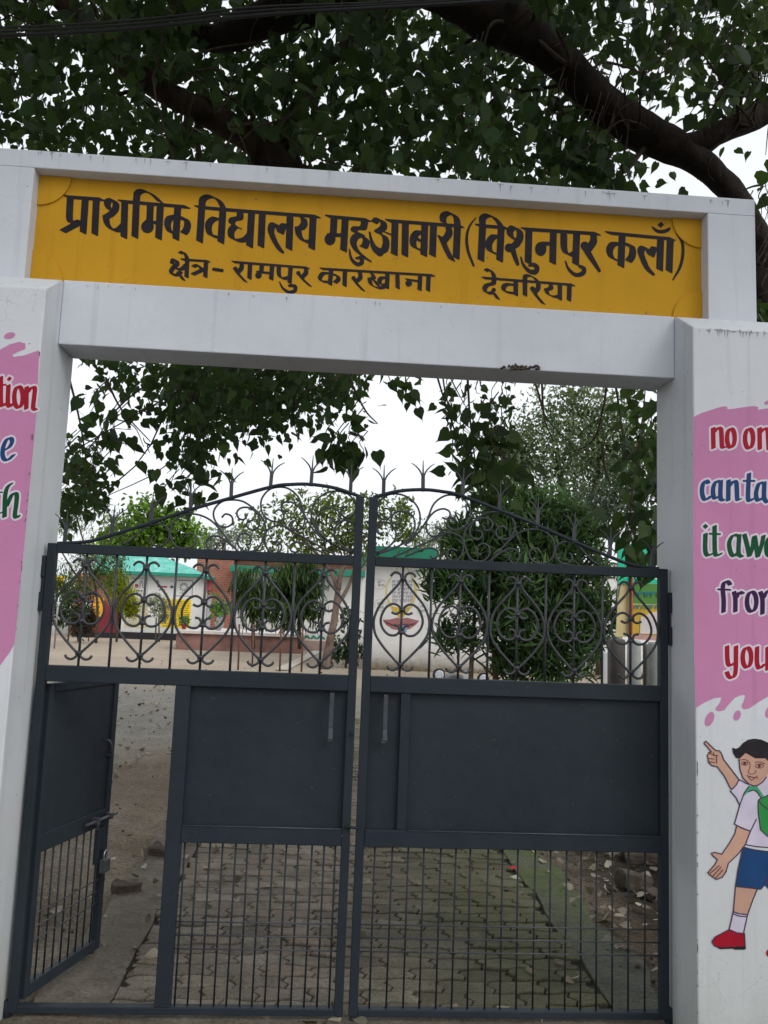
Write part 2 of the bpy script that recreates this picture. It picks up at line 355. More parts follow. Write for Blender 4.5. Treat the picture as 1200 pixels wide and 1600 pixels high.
def pavermat():
    t = NT('zigzag_pavers'); sx = t.n('SeparateXYZ'); t.l(t.tc.outputs['Object'], sx.inputs[0]); gi = t.n('NewGeometry')
    c = t.ramp(gi.outputs['Random Per Island'], [(0, (.135, .118, .092)), (.35, (.19, .168, .132)), (.7, (.235, .205, .165)), (.88, (.21, .165, .125)), (1, (.28, .26, .215))])
    c = t.mix(t.ramp(t.noise(2.3, 8, .7), [(.42, (0, 0, 0)), (.7, (.8, .8, .8))]), c, (.095, .082, .060))
    c = t.mix(t.ramp(t.noise(11, 8, .75), [(.52, (0, 0, 0)), (.75, (.6, .6, .6))]), c, (.29, .27, .23))
    c = t.mix(t.ramp(t.noise(19, 6, .7), [(.56, (0, 0, 0)), (.70, (.7, .7, .7))]), c, (.06, .052, .038))
    mr = t.n('MapRange'); mr.inputs[1].default_value = -.15; mr.inputs[2].default_value = .85; t.l(t.math('ADD', sx.outputs[0], t.math('MULTIPLY', t.math('SUBTRACT', t.noise(2.2, 6), .5), .9)), mr.inputs[0])
    c = t.mix(t.math('MULTIPLY', mr.outputs[0], .92), c, t.mix(.66, c, (.056, .070, .018)))
    sl_ = t.n('MapRange'); sl_.inputs[1].default_value = .012; sl_.inputs[2].default_value = -.004; t.l(t.math('ADD', sx.outputs[2], t.math('MULTIPLY', t.noise(30, 4), .006)), sl_.inputs[0]); c = t.mix(t.math('MULTIPLY', sl_.outputs[0], .6), c, (.045, .038, .027))
    grit = t.ramp(t.noise(90, 3, .6), [(.3, (.6, .6, .6)), (.7, (1.2, 1.2, 1.2))]); c = t.mix(1.0, c, grit, 'MULTIPLY')
    t.col(c); t.b.inputs['Roughness'].default_value = .88; t.b.inputs['Specular IOR Level'].default_value = .2
    t.bump(t.math('ADD', t.noise(25, 6), t.math('MULTIPLY', t.noise(120, 3), .3)), .5, .008); return t.m
M['paver'] = pavermat()
def bordermat(name, a, b, moss, y0=None):
    t = NT(name); c = t.ramp(t.noise(4, 8, .65), [(.3, a), (.7, b)]); my = t.n('MapRange'); sx = t.n('SeparateXYZ'); t.l(t.tc.outputs['Object'], sx.inputs[0]); t.l(t.math('ADD', sx.outputs[1], t.math('MULTIPLY', t.noise(3, 5), .8)), my.inputs[0]); my.inputs[1].default_value = .9 if y0 else -9; my.inputs[2].default_value = 2.3 if y0 else -8; my.inputs[3].default_value = .18 if y0 else 1
    c = t.mix(t.math('MULTIPLY', my.outputs[0], t.ramp(t.noise(2.6, 7), [(.30, (0, 0, 0)), (.52, (.95, .95, .95))])), c, moss)
    c = t.mix(t.ramp(t.noise(3.1, 8, .75), [(.52, (0, 0, 0)), (.66, (.8, .8, .8))]), c, (.045, .040, .028)); grit = t.ramp(t.noise(60, 4, .7), [(.3, (.55, .55, .55)), (.7, (1.25, 1.25, 1.25))]); c = t.mix(1.0, c, grit, 'MULTIPLY')
    c = t.mix(t.ramp(t.noise(9, 6, .7), [(.70, (0, 0, 0)), (.76, (.6, .6, .6))]), c, (.36, .36, .32))
    t.col(c); t.b.inputs['Roughness'].default_value = .9; t.bump(t.math('ADD', t.noise(30, 6), t.math('MULTIPLY', t.noise(6, 6), 2.5)), .9, .014); return t.m
M['border_r'] = bordermat('mossy_concrete', (.060, .060, .046), (.105, .105, .082), (.066, .088, .016), True)
M['border_l'] = bordermat('worn_concrete', (.13, .112, .085), (.22, .197, .155), (.10, .082, .058))
def ribbon(name, x0f, x1f, y0, y1, z, mat, n=60):
    m = MB()
    for k in range(n + 1):
        y = y0 + (y1 - y0) * k / n
        for x in (x0f(y), x1f(y)): m.v.append((x, y, z + .006 * noise.noise(Vector((0, y * 2, 1)))))
        m.v.append((x1f(y), y, z - .05)); m.v.append((x0f(y), y, z - .05))
    for k in range(n):
        a = 4 * k; b = a + 4
        m.face([a, a + 1, b + 1, b]); m.face([a + 1, a + 2, b + 2, b + 1]); m.face([a + 3, a, b, b + 3])
    m.face([0, 3, 2, 1]); return tag(m.build(name, mat), kind='structure')
edge = lambda s, y: .035 * noise.noise(Vector((s * 9, y * 2.3, s))) + .02 * noise.noise(Vector((s * 5, y * 8, s)))
ribbon('path_bed', lambda y: -.96 + edge(1, y), lambda y: 1.125 + edge(2, y), .045, 9, -.012, simple('joint_soil', (.030, .025, .018), .95, .4, 12, .5, 60))
pv = MB(); PW, PH = .222, .112
def wav(j, x): return .009 * math.sin(2 * math.pi * x / PW + j * 2.4) + .005 * noise.noise(Vector((x * 6, j * 3.1, 0)))
for j in range(80):
    y0 = .05 + j * PH; xo = -.93 + (PW / 2 if j % 2 else 0) + random.uniform(-.012, .012)
    for i in range(-1, 10):
        x0 = xo + i * PW; x1 = x0 + PW
        lo_, hi_ = -.94 + edge(1, y0), 1.11 + edge(2, y0)
        if min(x1, hi_) - max(x0, lo_) < .05: continue
        zz = lambda t: .017 * (0, 1, -1, 0)[t] if True else 0
        o = [(x0 + PW * k / 6, y0 + wav(j, x0 + PW * k / 6)) for k in range(7)] + [(x1 + zz(t), y0 + PH * t / 3 + wav(j, x1) * (1 - t / 3) + wav(j + 1, x1) * t / 3) for t in (1, 2)] + [(x0 + PW * k / 6, y0 + PH + wav(j + 1, x0 + PW * k / 6)) for k in range(6, -1, -1)] + [(x0 + zz(t), y0 + PH * t / 3 + wav(j, x0) * (1 - t / 3) + wav(j + 1, x0) * t / 3) for t in (2, 1)]
        o = [(min(max(x, lo_), hi_), y) for x, y in o]; cx, cy = (max(x0, lo_) + min(x1, hi_)) / 2, y0 + PH / 2; zt = .007 + random.uniform(-.004, .004) + .012 * noise.noise(Vector((cx * 1.2, cy * 1.2, 8))); tx, ty = random.gauss(0, .02), random.gauss(0, .03); g0 = random.uniform(.003, .0065); ra = random.gauss(0, .012)
        b0 = len(pv.v); n_ = len(o)
        for ins, dz in ((g0 + .006, 0), (g0 + .0015, -.0025), (g0, -.007), (g0, -.04)):
            for x, y in o:
                dx, dy = (x - cx) * (1 - 2 * ins / PW), (y - cy) * (1 - 2 * ins / PH)
                X_, Y_ = cx + dx - ra * dy, cy + dy + ra * dx
                pv.v.append((X_, Y_, zt + dz + (tx * dx + ty * dy if dz > -.03 else 0) + (.0015 * noise.noise(Vector((X_ * 40, Y_ * 40, 3))) if dz > -.03 else 0)))
        pv.face([b0 + k for k in range(n_)])
        for q in range(3):
            for k in range(n_): pv.face([b0 + q * n_ + k, b0 + (q + 1) * n_ + k, b0 + (q + 1) * n_ + (k + 1) % n_, b0 + q * n_ + (k + 1) % n_])
tag(pv.build('paver_path', M['paver']), kind='structure')
ribbon('concrete_border', lambda y: -1.24 + 2 * edge(3, y), lambda y: -.945 + edge(1, y), .045, 9, .002, M['border_l'])
ribbon('mossy_border', lambda y: 1.115 + edge(2, y), lambda y: 1.40 + 3 * edge(4, y) - .02 * y, .045, 9, .004, M['border_r'])
th = MB()                                            # rough cement sill under the gate
for i in range(41):
    for j in range(9):
        x = -1.34 + 2.68 * i / 40; y = -.32 + .36 * j / 8
        th.v.append((x, y, .012 + .016 * noise.noise(Vector((x * 4, y * 9, 2))) - (.03 if j == 0 else 0)))
for i in range(40):
    for j in range(8): th.face([i * 9 + j, (i + 1) * 9 + j, (i + 1) * 9 + j + 1, i * 9 + j + 1], 0, True)
tag(th.build('gate_sill', M['border_l']), kind='structure')
a, b = gp(440, 1047), gp(497, 1018); st = MB(); wv = np.array([.16, 0, 0]); up = np.array([0, 0, .03])
for q in ([a - wv, a + wv, a + wv + up, a - wv + up], [a - wv + up, a + wv + up, b + wv + up, b - wv + up], [a + wv, b + wv, b + wv + up, a + wv + up], [a - wv, a - wv + up, b - wv + up, b - wv]): st.poly(q)
tag(st.build('concrete_drain', simple('pale_concrete', (.46, .42, .36), .9)), kind='structure')

# ------------------------------------------------------------------ gateway
GW = thing('school_gateway', 'white masonry gateway carrying a yellow sign in black Devanagari lettering', 'gateway', (0, 0, 0))
PF, PB = -.238, .145
def pillar(x0, x1):
    m = MB(); prof = [(PF, -.05), (PF, 2.803), (-.075, 2.905), (PB, 2.905), (PB, -.05)]
    a = [(x0, y, z) for y, z in prof]; b = [(x1, y, z) for y, z in prof]; m.v = a + b; n = len(a)
    m.face(list(range(n))); m.face(list(range(2 * n - 1, n - 1, -1)))
    for k in range(n): m.face([k, n + k, n + (k + 1) % n, (k + 1) % n])
    return m.build('pillar', M['white'], GW, .006)
PL = pillar(-2.12, -1.3); PR = pillar(1.3, 2.12)
m = MB(); m.box(-1.2995, 1.2995, -.06, PB - .002, 2.636, 2.912); BE = m.build('lintel_beam', M['white_in'], GW, .005)
m = MB()
m.box(-1.70, -1.4846, 0, PB, 2.906, 3.4285); m.box(1.4793, 1.70, 0, PB, 2.906, 3.4285); m.box(-1.70, 1.70, 0, PB, 3.4285, 3.508)
m.build('sign_surround', M['white_in'], GW, .004)
m = MB(); m.box(-1.4845, 1.4792, .07, .125, 2.914, 3.4283); SB = m.build('sign_board', M['yellow'], GW)
for cx, cz, a0 in ((-1.484, 3.428, -90), (1.479, 3.428, 180), (-1.484, 2.95, 0), (1.479, 2.95, 90)):
    q = MB(); rr = .135; A = [R(a0 + 90 * k / 14) for k in range(15)]
    out = [(cx + rr * math.cos(t), .07, cz + rr * math.sin(t)) for t in A]; fr = [(x, .061, z) for x, _, z in out]; cc = (cx, .061, cz)
    q.poly([cc] + fr); 
    for k in range(14): q.poly([fr[k], out[k], out[k + 1], fr[k + 1]])
    q.build('corner_moulding', M['yellow'], SB)

def cv(ox, oy, s):                                    # crop coordinates -> photo coordinates
    return lambda *P: [((p[0] / s + ox, p[1] / s + oy) + ((p[2] / s,) if len(p) > 2 else ())) for p in P]
S = []
N1, r1 = (4.5, 2.2), .9
def run(f, strokes, N, r):
    for s in strokes: S.extend(nib(f(*s), N, r))
f = cv(80, 290, 5.217)
run(f, [[(127, 92), (415, 112)], [(155, 105), (150, 280), (182, 303), (240, 292)], [(278, 110), (260, 382)], [(97, 372), (225, 303)], [(368, 115), (355, 395)],
        [(462, 128), (458, 160), (478, 195), (505, 205)], [(468, 122), (500, 116), (526, 142), (523, 190), (490, 230), (446, 256)], [(446, 262), (458, 315), (500, 360), (550, 360), (592, 322)],
        [(568, 128), (1108, 174)], [(600, 130), (592, 420)], [(695, 110), (682, 418)], [(697, 110), (702, 65), (740, 42), (800, 58), (850, 95), (885, 130)],
        [(808, 155), (803, 290)], [(790, 295), (885, 305)], [(890, 160), (875, 430)],
        [(1032, 170), (1016, 435)], [(1015, 252), (965, 268), (948, 320), (970, 378), (1010, 385)], [(1050, 268), (1092, 268), (1112, 310), (1102, 360), (1080, 388)]], N1, r1)
S += poly(f(*ell(785, 335, 52, 52)))
f = cv(290, 290, 5.217)
run(f, [[(97, 174), (330, 196), (1075, 252)], [(132, 180), (114, 455)], [(134, 180), (140, 115), (185, 88), (235, 97), (280, 132), (305, 178)], [(305, 190), (287, 462)],
        [(288, 278), (238, 268), (196, 300), (186, 350), (208, 405), (270, 420)], [(445, 215), (440, 262), (390, 275), (376, 303), (400, 326), (432, 342)],
        [(398, 335), (372, 370), (378, 425), (430, 448), (490, 436), (525, 400)], [(538, 220), (522, 495)], [(626, 225), (614, 495)], [(852, 250), (843, 515)],
        [(838, 325), (798, 325), (774, 385)], [(770, 375), (748, 322), (712, 318), (696, 370), (725, 450), (755, 500)], [(1040, 260), (1028, 512)],
        [(960, 265), (968, 308), (945, 342), (914, 350)], [(916, 350), (928, 410), (970, 455), (1020, 455)]], N1, r1)
S += rnd(f((745, 485, 20), (770, 520, 16), (795, 545, 10)))
f = cv(500, 310, 5.217)
run(f, [[(66, 147), (392, 176)], [(115, 160), (108, 290)], [(85, 298), (200, 300)], [(206, 165), (192, 425)], [(365, 185), (350, 240), (290, 243), (282, 275), (340, 292)],
        [(330, 290), (285, 318), (272, 368), (300, 425), (345, 465), (395, 505)], [(290, 312), (335, 302), (376, 340), (365, 390), (348, 396)],
        [(442, 195), (470, 170), (512, 188), (518, 235), (468, 275)], [(470, 280), (522, 305), (540, 360), (525, 418), (490, 435)], [(530, 275), (605, 305)],
        [(557, 182), (1150, 226)], [(612, 190), (606, 455)], [(697, 200), (692, 465)], [(855, 215), (846, 462)], [(842, 278), (795, 278), (760, 330), (770, 398), (840, 425)], [(785, 318), (818, 352)],
        [(926, 220), (917, 465)], [(1046, 225), (1052, 285), (1010, 345)], [(985, 312), (1005, 355), (1035, 425), (1075, 500)], [(1122, 215), (1110, 485)],
        [(1122, 215), (1110, 155), (1062, 120), (1015, 132), (1002, 165), (1008, 195)]], N1, r1)
S += poly(f(*ell(82, 332, 45, 50))) + rnd(f((490, 440, 32), (445, 405, 24), (418, 340, 13), (405, 275, 7))) + rnd(f((240, 415, 6), (255, 490, 12), (300, 535, 16), (340, 525, 18), (335, 485, 16), (297, 487, 10)))
f = cv(720, 310, 5.217)
S += rnd(f((122, 158, 5), (70, 230, 9), (48, 320, 12), (60, 430, 12), (105, 548, 9)))
run(f, [[(140, 221), (370, 239)], [(178, 230), (164, 502)], [(180, 230), (177, 165), (215, 138), (265, 152), (305, 190), (330, 230)], [(330, 235), (317, 507)],
        [(320, 312), (268, 312), (230, 365), (240, 428), (310, 458)], [(398, 265), (430, 235), (474, 260), (482, 318), (445, 380), (390, 402)], [(398, 265), (408, 305), (440, 335)],
        [(515, 250), (1115, 288)], [(556, 255), (549, 525)], [(755, 275), (749, 525)], [(748, 370), (690, 368), (650, 385)], [(840, 285), (842, 400), (862, 448), (900, 462), (935, 445)], [(945, 285), (936, 535)],
        [(1080, 290), (1082, 350), (1040, 415)]], N1, r1)
S += poly(f(*ell(395, 402, 36, 36))) + rnd(f((420, 400, 22), (440, 470, 20), (464, 535, 14))) + poly(f(*ell(652, 412, 47, 58)))
S += rnd(f((490, 478, 6), (510, 540, 11), (555, 590, 16), (605, 600, 22), (622, 565, 20), (592, 540, 17), (560, 547, 11)))
S += rnd(f((853, 511, 6), (878, 574, 11), (935, 622, 16), (992, 612, 20), (1005, 575, 18), (970, 552, 13))) + poly(f(*ell(1010, 385, 34, 34))) + rnd(f((1005, 385, 26), (1045, 455, 24), (1130, 590, 13)))
f = cv(930, 330, 6.667)
run(f, [[(135, 226), (805, 290)], [(282, 240), (268, 572)], [(250, 338), (185, 345), (150, 410), (175, 485), (245, 515)], [(315, 350), (370, 352), (392, 410), (380, 475), (348, 520)],
        [(682, 285), (672, 608)], [(660, 392), (612, 390), (582, 462)], [(575, 450), (540, 390), (495, 382), (476, 430), (510, 530)], [(783, 295), (770, 625)]], N1, r1)
S += rnd(f((505, 515, 30), (545, 595, 24), (608, 658, 15))) + rnd(f((597, 165, 8), (640, 203, 17), (700, 213, 19), (752, 198, 19), (775, 180, 12))) + poly(f((648, 140), (690, 108), (718, 142), (682, 174)))
S += rnd(f((850, 230, 10), (905, 320, 15), (914, 440, 16), (885, 580, 15), (810, 715, 8)))
N2, r2 = (2.7, 1.4), .75
f = cv(250, 385, 5.217)
run(f, [[(97, 140), (108, 108), (138, 118), (138, 150), (107, 172)], [(107, 175), (90, 205), (108, 232), (150, 228), (170, 205)], [(130, 182), (175, 185), (212, 152)], [(150, 215), (190, 272)], [(222, 110), (216, 250)],
        [(183, 107), (395, 121)], [(165, 55), (190, 47), (213, 75), (222, 110)], [(375, 125), (369, 248)], [(272, 165), (310, 153), (340, 188)], [(268, 228), (362, 184)],
        [(600, 127), (1205, 174)], [(665, 135), (665, 175), (635, 212)], [(612, 185), (642, 228), (696, 285)], [(735, 140), (729, 262)], [(830, 145), (826, 210)], [(800, 208), (905, 218)], [(915, 150), (906, 268)],
        [(970, 160), (971, 232), (1000, 262), (1052, 252)], [(1065, 165), (1056, 298)], [(1190, 175), (1190, 215), (1160, 248)], [(1130, 220), (1160, 262), (1220, 320)]], N2, r2)
S += line(f((438, 186), (506, 196)), 2.6) + poly(f(*ell(803, 235, 27, 28))) + poly(f(*ell(615, 182, 18, 18))) + poly(f(*ell(1128, 217, 18, 18)))
S += rnd(f((975, 290, 5), (1000, 338, 9), (1050, 372, 13), (1098, 362, 16), (1100, 325, 15), (1052, 320, 10)))
f = cv(480, 395, 5.217)
run(f, [[(118, 130), (1028, 184)], [(195, 140), (186, 258)], [(183, 168), (130, 168), (104, 205), (122, 232), (180, 238)], [(208, 178), (243, 184), (254, 215), (228, 242)], [(308, 150), (305, 268)],
        [(430, 160), (434, 200), (405, 230)], [(378, 210), (407, 252), (456, 306)], [(530, 170), (542, 202), (508, 215)], [(508, 212), (522, 258), (580, 287), (640, 275)], [(655, 170), (650, 287)],
        [(643, 202), (603, 207), (589, 235), (612, 263), (645, 258)], [(548, 225), (582, 270)], [(735, 175), (738, 288)], [(922, 185), (916, 302)], [(815, 218), (910, 232)], [(990, 190), (985, 308)]], N2, r2)
S += poly(f(*ell(828, 248, 28, 28))) + poly(f(*ell(378, 206, 18, 18)))
f = cv(730, 400, 6.316); N2b = (2.9, 1.5)
run(f, [[(162, 216), (1045, 285)], [(185, 145), (215, 133), (252, 165), (268, 212)], [(265, 225), (258, 268), (192, 290), (172, 332), (202, 366), (258, 360)], [(265, 365), (303, 422)], [(480, 250), (480, 385)],
        [(468, 285), (395, 280), (358, 312), (380, 352), (472, 368)], [(570, 225), (571, 388)], [(571, 230), (577, 198), (620, 193), (665, 217), (690, 245)], [(703, 255), (700, 318), (665, 362)],
        [(642, 328), (682, 388), (748, 468)], [(915, 275), (915, 428)], [(820, 275), (828, 313), (780, 335)], [(780, 340), (802, 378), (860, 402), (910, 396)], [(1010, 288), (1005, 438)]], N2b, r2)
S += poly(f(*ell(262, 335, 22, 22))) + poly(f(*ell(645, 322, 24, 24)))
paint('lettering', S, .0685, M['black'], SB, .8)

# ---- painted marks on the two pillars
ZP = PF - .0008
fL0 = cv(0, 500, 4)
left_splash = poly(fL0((-760, 700), (-700, 420), (-560, 300), (-480, 330), (-380, 220), (-250, 190), (-210, 225), (-100, 180), (0, 185), (60, 152), (120, 136), (158, 146), (160, 180), (112, 200), (78, 216), (84, 230), (150, 221), (246, 188)) + [(57, 640), (53, 690), (45, 775), (38, 850), (30, 930), (23, 1005), (16, 1018), (0, 1040), (-30, 1062), (-52, 1048), (-80, 1070), (-110, 1050), (-150, 1058), (-185, 1020), (-196, 900), (-192, 780)])
paint('painted_splash', left_splash + poly(ell(15, 524.5, 9, 5, -.25)), ZP, M['pink'], PL, 1)
fr, fb = cv(1080, 620, 6.667), cv(1080, 840, 5.714)
right_splash = poly(fr((44, 3235), (26, 2400), (22, 900), (25, 210), (100, 172), (180, 145), (270, 115), (340, 98), (380, 102), (372, 122), (395, 130), (520, 112), (640, 95), (703, 104), (692, 134), (800, 120), (880, 96), (980, 60), (1040, 66), (1020, 100), (1250, 80), (1400, 150), (1500, 260), (1540, 700), (1520, 1500)) +
                    [(1318, 900), (1325, 1010), (1300, 1085), (1280, 1068), (1262, 1090)] + fb((1000, 1350), (860, 1400), (686, 1418), (600, 1470), (520, 1525), (470, 1534), (448, 1505), (470, 1460), (482, 1405), (440, 1408), (390, 1430), (335, 1490), (295, 1542), (240, 1552), (213, 1532), (258, 1470), (272, 1425), (200, 1435), (110, 1478), (52, 1515)))
paint('painted_splash', right_splash + poly(ell(1108.7, 1123.5, 6.5, 12, .4)) + poly(ell(1151.8, 1118, 5.5, 8.5, .4)) + poly(ell(1201, 1113, 5, 9, .3)) + poly(ell(1199, 629, 5, 3, -.3)), ZP, M['pink'], PR, 1)
NL, rl = (2.7, -1.0), .95
def letters(f, strokes, extra=(), N=NL, r=rl):
    out = []
    for s in strokes: out += nib(f(*s), N, r)
    return out + list(extra)
def oval(f, cx, cy, rx, ry): P = ell(cx, cy, rx, ry, 0, 20); return f(*(P + P[:1]))
def word(sh, mat, par, name='lettering'):
    paint('letter_outline', sh, ZP - .0005, M['halo'], par, .8, 3.0); paint(name, sh, ZP - .001, M[mat], par, .6)
def ovs(f, *a): return nib(oval(f, *a), NL, rl, 2)
f = cv(1080, 620, 6.667)
word(letters(f, [[(228, 325), (232, 535)], [(240, 370), (272, 325), (308, 335), (316, 400), (322, 515), (345, 530)], [(712, 325), (715, 545)], [(722, 375), (760, 330), (795, 345), (802, 420), (808, 545)]], ovs(f, 413, 430, 40, 100) + ovs(f, 603, 435, 42, 104)), 'red', PR)
word(letters(f, [[(178, 900), (158, 872), (124, 905), (112, 980), (127, 1055), (160, 1072), (203, 1035)], [(308, 875), (305, 1050), (335, 1080)], [(303, 885), (262, 880), (232, 935), (228, 1010), (248, 1060), (292, 1035)],
                 [(388, 870), (386, 1080)], [(395, 935), (438, 880), (470, 895), (476, 980), (482, 1070), (508, 1068)], [(602, 800), (592, 1040), (610, 1085), (645, 1060)],
                 [(762, 890), (760, 1050), (790, 1100)], [(755, 900), (712, 898), (684, 960), (676, 1035), (700, 1082), (745, 1050)]], line(f((545, 876), (660, 876)), 1.6)), 'blue', PR)
Q = lambda *P: list(P)
word(letters(Q, [[(1102.3, 834), (1102, 860), (1106, 868), (1113, 865)], [(1116.5, 822), (1117, 862), (1121, 868), (1126, 865)], [(1155, 836), (1154, 864), (1159, 870)],
                 [(1153, 837), (1146, 836), (1140.5, 844), (1139.5, 853), (1142, 864), (1147, 869), (1153, 863)], [(1163, 835), (1167, 850), (1171, 869)], [(1171, 869), (1176, 855), (1179, 838), (1184, 870)], [(1184, 870), (1190, 852), (1193, 837)],
                 [(1208, 838), (1201, 841), (1197.5, 853), (1199, 866), (1205, 870)]], line([(1109, 834), (1125, 834.5)], 1.6) + poly([(1102.5, 818), (1107, 822.5), (1102, 827), (1097.5, 822.5)])), 'green', PR)
f = cv(1080, 840, 5.714)
word(letters(f, [[(348, 420), (325, 392), (293, 402), (282, 460), (290, 560), (288, 665)], [(382, 485), (394, 540), (394, 660)], [(402, 540), (430, 488), (460, 500)], [(618, 485), (636, 550), (636, 680)], [(645, 540), (680, 478), (715, 490), (720, 680)]], ovs(f, 540, 572, 42, 90) + line(f((240, 462), (348, 466)), 1.5)), 'purple', PR)
word(letters(f, [[(320, 970), (325, 1105), (347, 1145), (385, 1118)], [(400, 970), (396, 1195), (368, 1252), (335, 1240), (318, 1200)], [(588, 978), (588, 1118), (610, 1168), (655, 1130)], [(682, 978), (682, 1180)]], ovs(f, 498, 1070, 38, 90)), 'red', PR)
f = cv(0, 560, 5.714)
word(letters(f, [[(8, 165), (8, 395), (25, 425), (50, 400)], [(75, 240), (70, 390), (86, 432), (115, 402)], [(238, 255), (234, 450)], [(246, 305), (282, 258), (310, 268), (304, 350), (296, 440), (318, 460)]], ovs(f, 165, 345, 38, 96) + line(f((-20, 235), (50, 235)), 1.5) + poly(f((58, 190), (82, 160), (108, 175), (85, 205)))), 'red', PL)
word(letters(f, [[(35, 822), (85, 790), (108, 742), (95, 712), (62, 722), (32, 780), (22, 850), (36, 898), (70, 908), (120, 862)]]), 'blue', PL)
word(letters(f, [[(100, 1118), (66, 1152), (46, 1230), (40, 1415)], [(60, 1320), (108, 1215), (148, 1215), (144, 1310), (132, 1400), (150, 1422), (165, 1405)], [(-30, 1395), (15, 1375)]], line(f((-40, 1195), (20, 1195)), 1.2)), 'green', PL)
# ---- the painted schoolboy
H_, L_ = cv(1090, 1140, 10.667), cv(1090, 1270, 6.957)
boy = [
 ('skin', poly(H_((110, 210), (140, 193), (300, 345), (370, 355), (410, 420), (430, 490), (560, 660), (690, 830), (640, 930), (570, 1000), (545, 970), (450, 780), (330, 620), (240, 600), (185, 545), (165, 430), (190, 380), (232, 372), (120, 240)))),
 ('skin', poly(L_((420, 145), (575, 200), (520, 345), (440, 450), (335, 550), (310, 640), (270, 700), (205, 725), (130, 670), (113, 650), (190, 560), (215, 510), (160, 460), (152, 437), (190, 430), (265, 450), (340, 340), (405, 230)))),
 ('skin', poly(L_((415, 805), (650, 830), (600, 950), (545, 1105), (390, 1070)))),
 ('shirt', poly(L_((390, 1075), (545, 1110), (500, 1310), (430, 1305), (345, 1265))) + poly(H_((690, 830), (830, 900), (800, 1010), (740, 1130), (705, 1260), (640, 1130), (545, 1020), (640, 930))) +
   poly(H_((750, 1130), (850, 1030), (930, 1000), (1060, 1140), (1020, 1180), (1010, 1300)) + L_((660, 0), (680, 180), (765, 270), (900, 330), (900, 372), (765, 376), (530, 345), (575, 195), (400, 120)) + H_((620, 1560), (705, 1260))) + poly(H_((990, 940), (1100, 850), (1173, 780), (1300, 800), (1300, 1070), (1100, 1115)))),
 ('white', poly(L_((530, 347), (765, 377), (900, 380), (900, 425), (765, 420), (500, 372)))),
 ('blue', poly(L_((495, 375), (620, 405), (765, 420), (960, 420), (960, 830), (800, 860), (725, 785), (690, 830), (415, 800), (440, 620)))),
 ('red', poly(L_((345, 1270), (430, 1305), (510, 1310), (520, 1478), (400, 1478), (260, 1472), (180, 1445), (155, 1400), (190, 1350))) + poly(L_(*ell(800, 1525, 55, 50)))),
 ('strap', poly(H_((750, 1130), (780, 1050), (860, 945), (990, 945), (1060, 1040), (1110, 1120), (1060, 1145), (1000, 1040), (930, 1003), (850, 1035)))),
 ('bag', poly(H_((1025, 1165), (1180, 1090), (1380, 1150)) + L_((880, 260), (765, 255), (685, 185), (660, 0)) + H_((1010, 1300), (1008, 1215)))),
 ('skin', poly(H_((690, 490), (800, 390), (960, 480), (1130, 480), (1200, 480), (1215, 640), (1150, 790), (1090, 870), (1000, 930), (930, 940), (850, 900), (760, 810), (712, 680)))),
 ('black', poly(H_((578, 300), (640, 320), (690, 300), (760, 220), (850, 165), (950, 150), (1060, 165), (1180, 220), (1260, 330), (1270, 520), (1170, 520), (1130, 480), (960, 480), (800, 390), (700, 485), (640, 470), (590, 390)))),
 ('black', poly(L_((175, 1445), (260, 1464), (385, 1452), (398, 1468), (415, 1452), (518, 1450), (516, 1488), (400, 1488), (388, 1476), (250, 1484)))),
]
ol = []
for P in (H_((110, 210), (140, 193), (300, 345), (370, 355), (410, 420), (430, 490), (560, 660), (690, 830)), H_((570, 1000), (545, 970), (450, 780), (330, 620), (240, 600), (185, 545), (165, 430), (190, 380), (232, 372), (120, 240), (110, 210)),
          H_((690, 830), (800, 890), (850, 910)), H_((690, 840), (640, 930), (570, 1000)), H_((545, 1020), (640, 1130), (705, 1260)), H_((750, 1130), (705, 1260), (620, 1560)), L_((400, 120), (480, 165), (575, 198)),
          L_((640, 70), (575, 200), (520, 345), (440, 450), (335, 550), (310, 640), (270, 700), (205, 725), (130, 670), (113, 650), (190, 560), (215, 510), (160, 460), (152, 437), (190, 430), (265, 450), (340, 340), (405, 230), (425, 145)),
          L_((530, 347), (640, 368), (765, 377)), L_((500, 372), (620, 405), (765, 420)), L_((495, 375), (440, 620), (413, 800), (690, 830), (725, 785), (765, 700)), L_((413, 800), (390, 1070), (345, 1265)), L_((650, 830), (600, 950), (545, 1105), (500, 1310)),
          L_((390, 1075), (450, 1098), (545, 1108)), L_((388, 1098), (450, 1122), (540, 1130)), L_((345, 1268), (430, 1305), (510, 1310), (520, 1478)), L_((345, 1268), (190, 1350), (157, 1400), (185, 1450)),
          H_((1180, 1090), (1020, 1165), (1008, 1215), (1010, 1300)) + L_((660, 0), (685, 185), (765, 258)), H_((1020, 1180), (1080, 1260), (1173, 1330)), H_((850, 1035), (930, 1003), (1000, 1040), (1060, 1145)), H_((750, 1130), (780, 1050), (860, 945)),
          H_((690, 500), (712, 680), (760, 810), (850, 900), (930, 940), (1000, 930), (1090, 870), (1150, 790))): ol += line(P, .85, 1)
br_ = []
